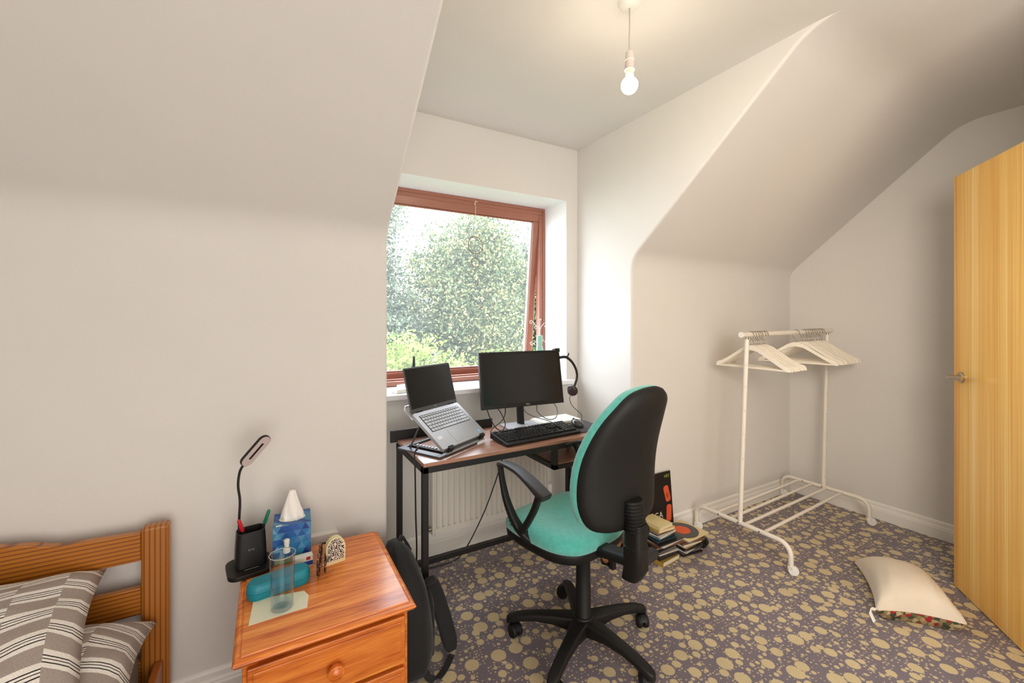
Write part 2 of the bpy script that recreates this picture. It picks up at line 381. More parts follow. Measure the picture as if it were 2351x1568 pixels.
def cells(name, stops, scale, rough=0.5, metric='EUCLIDEAN', coord='Object', bump=0):
    m = bpy.data.materials.new(name); m.use_nodes = True; nt = m.node_tree; b = nt.nodes['Principled BSDF']; L = nt.links.new
    tc = nt.nodes.new('ShaderNodeTexCoord'); v = nt.nodes.new('ShaderNodeTexVoronoi'); v.inputs['Scale'].default_value = scale; v.distance = metric
    L(tc.outputs[coord], v.inputs['Vector']); sp = nt.nodes.new('ShaderNodeSeparateColor'); L(v.outputs['Color'], sp.inputs[0])
    r = ramp(nt, stops, 'CONSTANT'); L(sp.outputs[0], r.inputs[0]); L(r.outputs[0], b.inputs['Base Color']); b.inputs['Roughness'].default_value = rough
    return m
M['floral'] = cells('floral_cotton', [(0, rgb(150, 135, 95)), (0.25, rgb(70, 80, 60)), (0.4, rgb(190, 170, 120)), (0.62, rgb(170, 40, 50)), (0.78, rgb(110, 100, 70)), (0.9, rgb(205, 190, 150))], 62, 0.9)
M['tortoise'] = cells('tortoiseshell', [(0, rgb(40, 24, 18)), (0.45, rgb(96, 52, 28)), (0.75, rgb(180, 130, 90)), (0.9, rgb(30, 20, 16))], 160, 0.25)
def zeb():
    m = bpy.data.materials.new('zebra_print'); m.use_nodes = True; nt = m.node_tree; b = nt.nodes['Principled BSDF']
    tc = nt.nodes.new('ShaderNodeTexCoord'); w_ = nt.nodes.new('ShaderNodeTexWave'); w_.inputs['Scale'].default_value = 48; w_.inputs['Distortion'].default_value = 14; w_.inputs['Detail Scale'].default_value = 2.2
    nt.links.new(tc.outputs['Object'], w_.inputs['Vector']); r = ramp(nt, [(0, rgb(24, 20, 20)), (.52, rgb(226, 220, 208))], 'CONSTANT'); nt.links.new(w_.outputs['Fac'], r.inputs[0])
    nt.links.new(r.outputs[0], b.inputs['Base Color']); b.inputs['Roughness'].default_value = .3; return m
M['zebra'] = zeb()
M['cream_linen'] = mat('cream_linen', rgb(222, 211, 194), 0.9, bump=0.5, bscale=500, var=0.03, vscale=12)

def tri_box():
    m = bpy.data.materials.new('blue_triangle_print'); m.use_nodes = True; nt = m.node_tree; b = nt.nodes['Principled BSDF']; L = nt.links.new
    tc = nt.nodes.new('ShaderNodeTexCoord'); sp = nt.nodes.new('ShaderNodeSeparateXYZ'); L(tc.outputs['Object'], sp.inputs[0])
    def mth(op, a, c=None):
        n = nt.nodes.new('ShaderNodeMath'); n.operation = op
        for i, q in enumerate((a, c)):
            if q is None: continue
            if isinstance(q, (int, float)): n.inputs[i].default_value = q
            else: L(q, n.inputs[i])
        return n.outputs[0]
    S = 42
    x = mth('ADD', sp.outputs[0], sp.outputs[1]); z = sp.outputs[2]
    a = mth('FLOOR', mth('MULTIPLY', mth('ADD', x, mth('MULTIPLY', z, 0.577)), S))
    c = mth('FLOOR', mth('MULTIPLY', mth('SUBTRACT', x, mth('MULTIPLY', z, 0.577)), S))
    d = mth('FLOOR', mth('MULTIPLY', z, S * 1.155))
    cm = nt.nodes.new('ShaderNodeCombineXYZ'); L(a, cm.inputs[0]); L(c, cm.inputs[1]); L(d, cm.inputs[2])
    wn = nt.nodes.new('ShaderNodeTexWhiteNoise'); L(cm.outputs[0], wn.inputs['Vector'])
    r = ramp(nt, [(0, rgb(24, 48, 128)), (0.25, rgb(20, 92, 160)), (0.5, rgb(40, 130, 170)), (0.7, rgb(34, 60, 150)), (0.85, rgb(96, 160, 196)), (1, rgb(20, 84, 140))]); L(wn.outputs['Value'], r.inputs[0])
    L(r.outputs[0], b.inputs['Base Color']); b.inputs['Roughness'].default_value = 0.45
    return m
M['tribox'] = tri_box()

# ------------------------------------------------------------------ room shell
XL, XR, YB, YK, YW, ZC = -1.95, 3.47, -2.1, 1.786, 2.28, 2.43
XD0, XD1, XM = 0.434, 1.814, 2.25          # dormer cheeks, main right wall
YH = 0.24
ZK = 1.648
# profile of sloping ceiling in (y, z): from the knee wall, arc, slope, arc, flat ceiling
YS = 0.852; SL = math.atan2(ZC - ZK, YK - YS)
def arc_pts(corner, d_in, d_out, tl, n=8):
    p0 = Vector(corner) - Vector(d_in) * tl; p2 = Vector(corner) + Vector(d_out) * tl; out = []
    for i in range(n + 1):
        t = i / n; out.append(p0 * (1 - t) ** 2 + Vector(corner) * 2 * t * (1 - t) + p2 * t * t)
    return out
d1 = (0, 1); d2 = (-cos(SL), sin(SL)); d3 = (-1, 0)
PROF = arc_pts((YK, ZK), d1, d2, 0.07) + arc_pts((YS, ZC), d2, d3, 0.10)
YC = PROF[-1][0]          # where the flat ceiling starts
def strip(mb, x0, x1, prof):
    k = len(mb.v); n = len(prof)
    mb.v += [(x0, p[0], p[1]) for p in prof] + [(x1, p[0], p[1]) for p in prof]
    mb.f += [(k + i, k + n + i, k + n + i + 1, k + i + 1) for i in range(n - 1)]
r_ = 0.012
floor = MB().box(XL, XR, YB, YW + 0.02, -0.05, 0.0).build('floor', M['carpet'], fix=True); tag(floor, 'purple-grey carpet scattered with gold spots', kind='structure')
wl = MB(); strip(wl, XL, XD0 - r_, [(YK, 0), PROF[0]]); tag(wl.build('wall_left', M['wall']), kind='structure')
wr = MB(); strip(wr, XD1 + r_, XR, [(YK, 0), PROF[0]]); tag(wr.build('wall_alcove', M['wall']), kind='structure')
sl = MB(); strip(sl, XL, XD0 - r_, PROF); tag(sl.build('ceiling_slope_left', M['wall'], smooth=True), kind='structure')
sr = MB(); strip(sr, XD1 + r_, XR, PROF); tag(sr.build('ceiling_slope_right', M['wall'], smooth=True), kind='structure')
# normals of the profile, pointing into the room
full = [Vector((YK, 0))] + [Vector(p) for p in PROF]
nor = []
for i, p in enumerate(full):
    t = full[min(i + 1, len(full) - 1)] - full[max(i - 1, 0)]; t.normalize(); nor.append(Vector((-t.y, t.x)))
def cheek(name, xedge, sgn):
    # sgn +1: wall body lies at x < xedge (left cheek); -1: wall body at x > xedge
    mb = MB(); n = len(full); K = 5
    for k in range(K + 1):
        a = (pi / 2) * k / K
        for p, q in zip(full, nor):
            c_ = p - q * r_ * (1 - cos(a)); mb.v.append((xedge - sgn * r_ * (1 - sin(a)), c_.x, c_.y))
    for k in range(K):
        for i in range(n - 1):
            mb.f.append((k * n + i, (k + 1) * n + i, (k + 1) * n + i + 1, k * n + i + 1))
    o = mb.build(name + '_edge', M['wall'], smooth=True); return o
for nm, xe, sg in (('wall_dormer_left', XD0, 1), ('wall_dormer_right', XD1, -1)):
    inner = [(p - q * r_) for p, q in zip(full, nor)]
    poly = [(p.x, p.y) for p in inner] + [(inner[-1].x, ZC + 0.02), (YW + 0.01, ZC + 0.02), (YW + 0.01, 0)]
    mb = MB(); mb.v = [(xe, a, b_) for a, b_ in poly]; mb.f = [tuple(range(len(poly)))]
    o = mb.build(nm, M['wall']); tag(o, kind='structure')
    e = cheek(nm, xe, sg); e.parent = o; e.name = 'rounded_edge'
# flat ceiling
cl = MB(); 
for x0, x1, y0, y1 in ((XL, XR, YB, YC), (XD0 - r_, XD1 + r_, YC, YW + 0.02)):
    cl.add([(x0, y0, ZC), (x1, y0, ZC), (x1, y1, ZC), (x0, y1, ZC)], [(0, 1, 2, 3)])
tag(cl.build('ceiling', M['wall']), kind='structure')
def plane(name, pts, m=None):
    mb = MB().add(pts, [tuple(range(len(pts)))]); return tag(mb.build(name, m or M['wall'], fix=False), kind='structure')
poly = [(XR, YB, 0), (XR, YK, 0)] + [(XR, p[0], p[1]) for p in PROF] + [(XR, YB, ZC)]
plane('wall_right', poly)
plane('wall_back', [(XL, YB, 0), (XR, YB, 0), (XR, YB, ZC), (XL, YB, ZC)])
plane('wall_far_left', [(XL, YB, 0), (XL, YK, 0)] + [(XL, p[0], p[1]) for p in PROF] + [(XL, YB, ZC)])
# wall with the doorway (y = YH), door opening from x 2.31 to 3.08, and the main right wall x = XM
wd = MB(); wd.box(3.08, XR, YH - 0.1, YH, 0, ZC); wd.box(XM - 0.02, 2.30, YH - 0.1, YH, 0, ZC); wd.box(2.30, 3.08, YH - 0.1, YH, 2.0, ZC)
tag(wd.build('wall_door_side', M['wall']), kind='structure')
plane('wall_main_right', [(XM - 0.02, YB, 0), (XM - 0.02, YH - 0.02, 0), (XM - 0.02, YH - 0.02, ZC), (XM - 0.02, YB, ZC)])

# window wall: opening x 0.525..1.723, z 0.905..2.08, reveal depth 0.255
OX0, OX1, OZ0, OZ1, YF = 0.525, 1.723, 0.905, 2.082, 2.535
ww = MB()
for x0, x1, z0, z1 in ((XD0, OX0, 0, ZC), (OX1, XD1, 0, ZC), (OX0, OX1, 0, OZ0 - 0.03), (OX0, OX1, OZ1, ZC)):
    ww.add([(x0, YW, z0), (x1, YW, z0), (x1, YW, z1), (x0, YW, z1)], [(0, 1, 2, 3)])
tag(ww.build('wall_window', M['wall']), kind='structure')
rv = MB(); e = 0.285
rv.add([(OX1, YW, OZ0 - .03), (OX1, YW + e, OZ0 - .03), (OX1, YW + e, OZ1), (OX1, YW, OZ1)], [(0, 1, 2, 3)])
rv.add([(OX0, YW, OZ0 - .03), (OX0, YW + e, OZ0 - .03), (OX0, YW + e, OZ1), (OX0, YW, OZ1)], [(3, 2, 1, 0)])
rv.add([(OX0, YW, OZ1), (OX1, YW, OZ1), (OX1, YW + e, OZ1), (OX0, YW + e, OZ1)], [(0, 1, 2, 3)])
tag(rv.build('trim_1', M['upvc'], fix=False), 'white painted window reveal', kind='structure')
sill = MB().box(OX0 - 0.05, OX1 + 0.06, YW - 0.035, YF + 0.09, OZ0 - 0.032, OZ0 - 0.002).build('trim_2', M['upvc'], bev=0.006)
tag(sill, 'white window sill board', kind='structure')

# window frame, top-hung sash slightly open
win = thing('window_1', 'brown stained timber window, its top-hung sash pushed slightly open', None, (0, 0, 0)); win['kind'] = 'structure'
fz0, fz1 = OZ0, OZ1
FW = 0.045
es = MB(); es.add([(OX0 - .05, YF + .045, OZ0 + .022), (OX1 + .05, YF + .045, OZ0 + .022), (OX1 + .05, YF + .24, OZ0 + .0), (OX0 - .05, YF + .24, OZ0 + .0), (OX0 - .05, YF + .045, OZ0 - .03), (OX1 + .05, YF + .045, OZ0 - .03), (OX1 + .05, YF + .24, OZ0 - .03), (OX0 - .05, YF + .24, OZ0 - .03)], [(0, 1, 2, 3), (7, 6, 5, 4), (0, 4, 5, 1), (1, 5, 6, 2), (2, 6, 7, 3), (3, 7, 4, 0)])
tag(es.build('trim_3', M['frame_wood']), 'outer sill outside the window', kind='structure')
fr = MB()
fr.box(OX0, OX1, YF, YF + 0.045, fz1 - FW, fz1); fr.box(OX0, OX1, YF - 0.006, YF + 0.045, fz0, fz0 + 0.028); fr.box(OX0, OX1, YF + 0.03, YF + 0.06, fz0 + 0.028, fz0 + 0.036)
fr.box(OX0 + .0, OX1, YF - 0.008, YF + 0.01, fz1 - 0.02, fz1)
fr.build('window_frame', M['frame_wood'], win, bev=0.004)
fv = MB()
for a, b_ in ((OX0, OX0 + FW), (OX1 - FW, OX1)): fv.box(a, b_, YF, YF + 0.045, fz0 + 0.028, fz1 - FW)
fv.box(OX1 - 0.018, OX1, YF - 0.008, YF + 0.01, fz0 + 0.028, fz1 - 0.02)
fv.build('window_jambs', M['frame_wood_v'], win, bev=0.004)
ang = radians(6.0)
SM = T(0, YF + 0.022, fz1 - FW + 0.004) @ R(ang, 'X')     # hinge line at the head; sash hangs down local -z, opens outward
sx0, sx1, sh = OX0 + FW - 0.006, OX1 - FW + 0.006, fz1 - FW - fz0 - 0.008
SW = 0.05
sa = MB(); sa.box(sx0, sx1, -0.02, 0.03, -SW, 0, SM); sa.box(sx0, sx1, -0.02, 0.03, -sh, -sh + SW, SM)
sa.box(sx0 + SW - .012, sx1 - SW + .012, -0.012, 0.0, -SW - 0.01, -SW, SM); sa.box(sx0 + SW - .012, sx1 - SW + .012, -0.012, 0.0, -sh + SW, -sh + SW + 0.01, SM)
sa.build('sash_rails', M['frame_wood'], win, bev=0.004)
sv = MB()
for a, b_ in ((sx0, sx0 + SW), (sx1 - SW, sx1)): sv.box(a, b_, -0.02, 0.03, -sh + SW, -SW, SM)
sv.build('sash_stiles', M['frame_wood_v'], win, bev=0.004)
MB().add([SM @ Vector(v) for v in ((sx0 + SW, .01, -sh + SW), (sx1 - SW, .01, -sh + SW), (sx1 - SW, .01, -SW), (sx0 + SW, .01, -SW))], [(0, 1, 2, 3)]).build('pane', M['pane'], win)
bd = MB()
bx0, bx1, bz0, bz1 = sx0 + SW, sx1 - SW, -sh + SW, -SW
for a in ((bx0, bx0 + .008, bz0, bz1), (bx1 - .008, bx1, bz0, bz1), (bx0, bx1, bz0, bz0 + .008), (bx0, bx1, bz1 - .008, bz1)):
    bd.box(a[0], a[1], -.004, .012, a[2], a[3], SM)
bd.build('glazing_bead', M['upvc'], win)
lt = MB().tube([SM @ Vector(p) for p in ((0.80, -0.025, -sh + .02), (0.80, -0.045, -sh + .05), (0.797, -0.05, -sh + .11), (0.80, -0.04, -sh + .15))], [.012, .011, .009, .008], 8)
lt.build('casement_handle', M['dark_plastic'], win, smooth=True)

# skirting boards
def skirt(name, p0, p1, nrm, h=0.105, t=0.018):
    p0 = Vector((p0[0], p0[1], 0)); p1 = Vector((p1[0], p1[1], 0)); n = Vector((nrm[0], nrm[1], 0))
    prof = [(0, 0), (t, 0), (t, h * .55), (t * .85, h * .62), (t * .85, h * .66), (t * .55, h * .74), (t * .5, h * .9), (t * .25, h * .97), (0, h)]
    mb = MB(); k = len(prof)
    for p in (p0, p1):
        for a, z in prof: mb.v.append(tuple(p + n * a + Vector((0, 0, z))))
    mb.f = [(i, i + 1, k + i + 1, k + i) for i in range(k - 1)] + [tuple(range(k)), tuple(range(k, 2 * k))]
    return tag(mb.build(name, M['white']), kind='structure')
skirt('baseboard_left', (XL, YK), (XD0, YK), (0, -1)); skirt('baseboard_alcove', (XD1, YK), (XR, YK), (0, -1))
skirt('baseboard_right', (XR, YH), (XR, YK), (-1, 0)); skirt('baseboard_window', (XD0, YW), (XD1, YW), (0, -1), 0.12)
skirt('baseboard_dormer_left', (XD0, YK - .018), (XD0, YW), (1, 0)); skirt('baseboard_dormer_right', (XD1, YK - .018), (XD1, YW), (-1, 0))

# door, hinged at (2.31, .265), standing open
DA = math.atan2(0.741 - 0.265, 2.91 - 2.316)
door = thing('door_1', 'yellow oak-veneer flush door standing open', None, (2.316, 0.265, 0.006), DA); door['kind'] = 'structure'
MB().box(0, 0.762, -0.036, 0.0, 0, 1.985).build('door_panel', M['door'], door, bev=0.0015)
MB().box(0.7615, 0.7635, -0.034, -0.002, 0.0, 1.984).build('door_edge', mat('door_edge', rgb(150, 100, 50), .5), door)
# lever on the side facing the camera (+y side of the slab looks to the window; the seen face is the one towards -x)
hd = thing('door_handle', None, None); hd.parent = door
for sg, y0 in ((1, 0.0), (-1, -0.036)):
    h = MB(); A = T(0.7, y0, 1.018) @ R(-sg * pi / 2, 'X')
    h.lathe([(0.026, 0), (0.026, 0.006), (0.022, 0.009), (0.010, 0.010), (0.009, 0.045)], n=24, M=A)
    h.tube(spline([(0.7, y0 + sg * 0.04, 1.018), (0.695, y0 + sg * 0.052, 1.018), (0.67, y0 + sg * 0.056, 1.016), (0.63, y0 + sg * .054, 1.022), (0.59, y0 + sg * .05, 1.026)], 4), 0.009, 10)
    h.build('lever', M['chrome'], hd, smooth='auto')

# ------------------------------------------------------------------ pendant lamp
pn = thing('pendant_lamp', 'bare lit bulb hanging on a white flex from the ceiling', 'lamp', (1.124, 1.117, ZC))
MB().lathe([(0.001, -0.022), (0.022, -0.022), (0.034, -0.014), (0.043, 0.0)], n=28).build('ceiling_rose', M['white'], pn, smooth='auto')
MB().tube([(0, 0, -0.02), (0.001, 0, -0.08), (-0.001, 0, -0.14), (0, 0, -0.185)], 0.0028, 8).build('cord', mat('flex', rgb(205, 198, 182), .6), pn, smooth=True)
MB().lathe([(0.006, -0.175), (0.0135, -0.18), (0.0155, -0.205), (0.0165, -0.206), (0.0165, -0.209), (0.0155, -0.210), (0.0165, -0.238), (0.0178, -0.240), (0.0178, -0.243), (0.0125, -0.243)], n=24).build('bulb_holder', mat('holder_white', rgb(225, 215, 205), .4), pn, smooth='auto')
MB().lathe([(0.012, -0.243), (0.014, -0.25), (0.0145, -0.272)], n=24).build('bulb_cap', mat('bulb_neck', rgb(235, 215, 175), .5), pn, smooth='auto')
bp = [(0.0148, -0.272)] + [(0.0295 * sin(a), -0.297 + 0.0295 * cos(a)) for a in [radians(q) for q in range(35, 180, 12)]] + [(0.0005, -0.3265)]
MB().lathe(bp, n=28).build('bulb', mat('lit_bulb', (1, 1, 1, 1), .5, emit=(1.0, 0.83, 0.62, 1), es=BULB), pn, smooth=True)

# ------------------------------------------------------------------ radiator
rd = thing('radiator', 'cream ribbed panel radiator on the wall under the window', 'radiator', (0.797, 2.22, 0))
W, z0, z1 = 0.735, 0.128, 0.62
mb = MB(); pts = []; pitch = W / 22
for i in range(22):
    x = i * pitch
    pts += [(x, 0.010), (x + pitch * .18, 0.010), (x + pitch * .32, 0.0), (x + pitch * .68, 0.0), (x + pitch * .82, 0.010)]
pts.append((W, 0.010)); n = len(pts)
rows = [(z0, None), (z0 + 0.03, None), (z0 + 0.045, 1), (z1 - 0.045, 1), (z1 - 0.03, None), (z1, None)]
for z, q in rows:
    for x, y in pts: mb.v.append((x, y if q else 0.010, z))
for a in range(len(rows) - 1):
    for i in range(n - 1): mb.f.append((a * n + i, a * n + i + 1, (a + 1) * n + i + 1, (a + 1) * n + i))
mb.box(-0.002, 0.0, 0.002, 0.045, z0 - .004, z1 + .004); mb.box(W, W + .002, 0.002, 0.045, z0 - .004, z1 + .004)
mb.box(0, W, 0.012, 0.045, z0 - .002, z0 + .001); mb.box(0, W, 0.012, 0.045, z1, z1 + .003)
mb.build('panel', M['rad'], rd, fix=True)
MB().box(-0.014, 0, 0.008, 0.05, z0, z1).build('side_cover', M['rad'], rd, bev=.002)
v = MB(); v.tube([(0.745, 0.03, 0.10), (0.765, 0.03, 0.10), (0.765, 0.03, 0.02)], 0.0075, 10); v.build('pipe', M['white'], rd, smooth=True)
MB().lathe([(0.012, 0.10), (0.015, 0.105), (0.016, 0.14), (0.02, 0.145), (0.02, 0.185), (0.014, 0.195)], (0.765, 0.03, 0.06), 16).build('valve', M['white'], rd, smooth='auto')
MB().lathe([(0.012, -0.012), (0.013, 0.012)], (-0.02, 0.03, 0.155), 14, R(pi / 2, 'Y')).build('vent_plug', M['chrome'], rd, smooth='auto')

# ------------------------------------------------------------------ desk
DX0, DX1, DY0, DY1, DZ = 0.545, 1.58, 1.665, 2.07, 0.72
dk = thing('desk', 'small desk with brown wood top and black metal frame under the window', 'desk', (DX0, DY0, 0))
def dbox(nm, m, *a, bev=0.002): return MB().box(*a).build(nm, m, dk, world=True, bev=bev)
dbox('desktop', M['desk'], DX0 + .004, DX1 - .004, DY0 + .002, DY1, DZ - 0.016, DZ)
f = MB(); t_ = 0.025
f.box(DX0, DX1, DY0, DY0 + t_, DZ - .016 - t_, DZ - .016); f.box(DX0, DX1, DY1 - t_, DY1, DZ - .016 - t_, DZ - .016)
f.box(DX0, DX0 + t_, DY0, DY1, DZ - .016 - t_, DZ - .016); f.box(DX1 - t_, DX1, DY0, DY1, DZ - .016 - t_, DZ - .016)
f.build('frame', M['black_metal'], dk, world=True, bev=0.002)
for x in (DX0, DX1 - t_):
    for y in (DY0, DY1 - t_):
        dbox('leg', M['black_metal'], x, x + t_, y, y + t_, 0, DZ - .016 - t_ + .001)
dbox('stretcher', M['black_metal'], DX0 + t_, DX1 - t_, DY1 - t_, DY1, 0.085, 0.11)
for x in (DX0, DX1 - t_): dbox('side_bar', M['black_metal'], x, x + t_, DY0 + t_, DY1 - t_, 0.085, 0.105)
SX = 1.185
dbox('shelf', M['desk'], SX + .02, DX1 - t_, DY0 + .004, DY1 - .03, 0.598, 0.608)
f = MB(); f.box(SX, SX + t_, DY0, DY0 + t_, 0.583, DZ - .04); f.box(SX, DX1 - t_, DY0, DY0 + t_ * .6, 0.583, 0.598 + .008); f.box(SX, SX + t_ * .6, DY0, DY1 - t_, 0.583, 0.608)
f.box(SX, SX + t_, DY1 - t_, DY1, 0.583, DZ - .04)
f.build('shelf_frame', M['black_metal'], dk, world=True, bev=.002)
dbox('back_rail', M['black_metal'], DX0 - .03, 1.06, DY1 - .012, DY1, DZ - .01, DZ + .047)
ms = MB(); x = DX1 - .012; s = 0.012
for k in range(int(0.36 / s) + 1):
    y = DY0 + .025 + k * s
    if y < DY1 - .025: ms.box(x - .0012, x + .0012, y - .0016, y + .0016, 0.12, 0.66)
for k in range(int(0.54 / s) + 1): ms.box(x - .0012, x + .0012, DY0 + .025, DY1 - .025, 0.12 + k * s - .0016, 0.12 + k * s + .0016)
tag(ms.build('mesh_panel', M['black_metal'], dk, world=True), kind='stuff')

# ------------------------------------------------------------------ laptop on a stand
LY, LP = 0.5102, 0.627
LM = T(0.641, 1.69, 0.757) @ R(LY, 'Z') @ R(LP, 'X')       # origin: front left corner of the base, x right, y back, z normal
lp = thing('laptop', 'open silver laptop with dark screen propped on a folding stand', 'laptop', (0.641, 1.69, 0.757))
LW, LD = 0.318, 0.219
def loc2(mb, nm, m, par, Mx, **k):
    mb.v = [tuple(Mx @ Vector(v)) for v in mb.v]; return mb.build(nm, m, par, world=True, **k)
loc2(MB().prism(rrect(LW, LD, .010, 4, LW / 2, LD / 2), -.014, 0), 'base', M['alu'], lp, LM, bev=.002)
kw = MB().box(.024, LW - .024, .098, .198, 0, .0006); loc2(kw, 'keyboard_well', M['black_plastic'], lp, LM)
ks = MB(); rows = [(14, 1), (14, 1), (14, 1), (13, 1), (12, 1)]; kh = 0.0163; 
layout = [[.8] + [1] * 13 + [1.1], [1] * 13 + [1.9], [1.4] + [1] * 12 + [1.5], [1.75] + [1] * 11 + [2.15], [1.25] + [1] * 11 + [2.65], [1.2, 1, 1, 1, 5.6, 1, 1, 1, 1, 1.1]]
ux = (LW - .052) / 14.9
for r, row in enumerate(layout):
    xx = .026; hh = 0.0105 if r == 0 else kh; yy = .196 - (0 if r == 0 else .0115 + (r - 1) * .0172) - hh
    for q in row:
        ks.box(xx + .0016, xx + q * ux - .0016, yy + .0014, yy + hh - .0014, .0005, .0018); xx += q * ux
tag(loc2(ks, 'keys', M['key_grey'], lp, LM), kind='stuff')
loc2(MB().box(.105, .212, .012, .085, 0, .0005), 'touchpad', M['alu'], lp, LM)
loc2(MB().box(.02, .05, .05, .068, 0, .0004), 'sticker', mat('silver_sticker', rgb(215, 218, 222), .3), lp, LM)
loc2(MB().box(.275, .292, .018, .034, 0, .0004), 'sticker', mat('blue_sticker', rgb(150, 190, 225), .4), lp, LM)
HM = T(*(LM @ Vector((0, LD, -.003)))) @ R(LY, 'Z') @ R(1.3144, 'X')
lid = MB().prism(rrect(LW, .205, .008, 4, LW / 2, .205 / 2), -.006, 0); loc2(lid, 'lid', M['alu_dark'], lp, HM, bev=.001)
loc2(MB().box(.006, LW - .006, .02, .198, 0, .0008), 'screen', M['screen'], lp, HM)
for a in (.03, LW - .07): loc2(MB().box(a, a + .04, -.004, .006, -.006, .003), 'hinge', M['dark_plastic'], lp, HM)
text('lettering', 'DELL', 0.008, mat('lid_lettering', rgb(170, 170, 172), .4), lp, wmx(lp).inverted() @ HM @ T(LW / 2, .012, .0009), .0001)

# stand
st = thing('laptop_stand', 'folding aluminium and black laptop stand on the desk under the laptop', 'laptop stand', (0.64, 1.72, DZ))
SB = T(0.625, 1.69, DZ) @ R(LY * 0.95, 'Z')
b = MB()
b.box(0.0, 0.26, 0.0, 0.022, 0.001, 0.008); b.box(0.0, 0.26, 0.23, 0.25, 0.001, 0.008); b.box(0.0, 0.035, 0.022, 0.23, 0.001, 0.008); b.box(0.225, 0.26, 0.022, 0.23, 0.001, 0.008)
loc2(b, 'base_frame', M['alu_dark'], st, SB, bev=.001)
pf = MB()
for k in range(7): pf.box(0.07 + 0.0, 0.085, 0.09 + k * .018, 0.098 + k * .018, .004, .012)
loc2(pf, 'ratchet_teeth', M['alu'], st, SB)
loc2(MB().box(0.058, 0.07, 0.03, 0.235, .001, .010), 'ratchet_bar', M['dark_plastic'], st, SB)
tp = MB(); tp.box(.02, LW - .02, -.01, LD + .03, -.019, -.0155)
loc2(tp, 'top_plate', M['alu_dark'], st, LM, bev=.001)
tf = MB().tube([(.0, LD * .9, -.018), (.0, LD + .045, -.018), (.02, LD + .062, -.018), (.11, LD + .062, -.018)], .004, 8); loc2(tf, 'top_rim', M['alu'], st, LM, smooth=True)
for a in (.03, LW - .05): MB().tube([LM @ Vector((a, LD * .80, -.02)), SB @ Vector((a * .8 + .005, .20, .008))], .004, 8).build('strut', M['alu_dark'], st, world=True, smooth='auto')
for a in (.03, LW - .06): loc2(MB().box(a, a + .03, -.012, -.003, -.019, .004).box(a, a + .03, -.012, .004, .004, .0065), 'front_hook', M['dark_plastic'], st, LM)
fb = MB().tube([LM @ Vector((.02, -.014, -.02)), LM @ Vector((LW - .02, -.014, -.02))], .0035, 8); fb.build('front_bar', M['alu'], st, world=True, smooth='auto')
# glass drop ornament at the front left of the desk
MB().lathe([(.008, 0), (.010, .004), (.007, .012), (.0045, .03), (.0025, .045), (.001, .052)], (0, 0, 0), 12).build('glass_cone', M['clear'], None, smooth=True).location = (0.635, 1.675, DZ)
g = C.objects['glass_cone']; tag(g, 'small clear pointed glass ornament at the front left corner of the desk', 'ornament')

# ------------------------------------------------------------------ monitor
MM = T(0.963, 1.985, 0.832) @ R(-0.0735, 'Z') @ R(1.3964, 'X')
mo = thing('monitor', 'black widescreen monitor switched off, standing on the desk', 'monitor', (1.2, 1.98, DZ))
MW, MH = 0.492, 0.297
loc2(MB().box(0, MW, 0, MH, -.022, 0), 'housing', M['black_plastic'], mo, MM, bev=.003)
loc2(MB().box(.011, MW - .011, .021, MH - .011, -.001, .0012), 'screen', M['screen'], mo, MM)
bz = MB()
for a in ((0, MW, 0, .02), (0, MW, MH - .010, MH), (0, .010, .02, MH - .010), (MW - .010, MW, .02, MH - .010)): bz.box(a[0], a[1], a[2], a[3], 0, .0035)
loc2(bz, 'bezel', M['black_plastic'], mo, MM, bev=.0006)
text('lettering', 'DELL', 0.011, mat('bezel_lettering', rgb(195, 190, 178), .4), mo, wmx(mo).inverted() @ MM @ T(MW * .54, .011, .0037), .0001)
nk = MB(); nk.tube([(1.215, 2.02, DZ + .01), (1.213, 2.035, DZ + .19)], .028, 16, flat=.6); nk.build('stand_neck', M['dark_plastic'], mo, world=True, smooth='auto')
MB().prism(rrect(.23, .17, .02, 4), DZ, DZ + .009, T(1.215, 1.975, 0) @ R(-.07, 'Z')).build('stand_base', mat('pale_stand_base', rgb(168, 168, 174), .35), mo, world=True, bev=.002)
clp = MB().box(MW - .028, MW + .004, MH - .012, MH + .010, -.03, .006); loc2(clp, 'camera_clip', M['dark_plastic'], mo, MM, bev=.002)

# headset hung on the top right corner of the monitor
hs = thing('headset', 'black headset hooked over the right edge of the monitor', 'headset', (1.46, 1.97, 1.07))
P = [(1.452, 1.985, 1.082), (1.500, 1.99, 1.082), (1.545, 1.995, 1.055), (1.580, 2.0, 1.010), (1.590, 2.0, .965), (1.578, 2.0, .925), (1.568, 2.0, .905)]
MB().tube(spline(P, 6), .0055, 8, flat=1.5).build('headband', M['black_plastic'], hs, world=True, smooth=True)
ec = T(1.552, 1.99, .885) @ R(radians(20), 'Z') @ R(radians(72), 'Y')
MB().lathe([(.010, -.024), (.024, -.022), (.030, -.008), (.030, .004), (.025, .013), (.010, .016)], (0, 0, 0), 20, ec).build('ear_cushion', mat('ear_foam', rgb(52, 34, 36), .8), hs, world=True, smooth=True)
ec2 = T(1.538, 1.986, .890) @ R(radians(20), 'Z') @ R(radians(72), 'Y')
MB().lathe([(.010, -.006), (.026, -.004), (.028, .003), (.012, .006)], (0, 0, 0), 20, ec2).build('ear_plate', M['alu_dark'], hs, world=True, smooth='auto')
MB().tube(spline([(1.535, 1.985, .865), (1.52, 1.98, .84), (1.53, 1.965, .80), (1.565, 1.93, .755), (1.54, 1.90, .726)], 6), .002, 6).build('headset_cable', M['cable'], hs, world=True, smooth=True)
MB().tube(spline([(1.51, 1.99, 1.082), (1.515, 1.985, 1.097), (1.513, 1.98, 1.104)], 4), .004, 8).build('hook_pad', M['black_plastic'], hs, world=True, smooth=True)

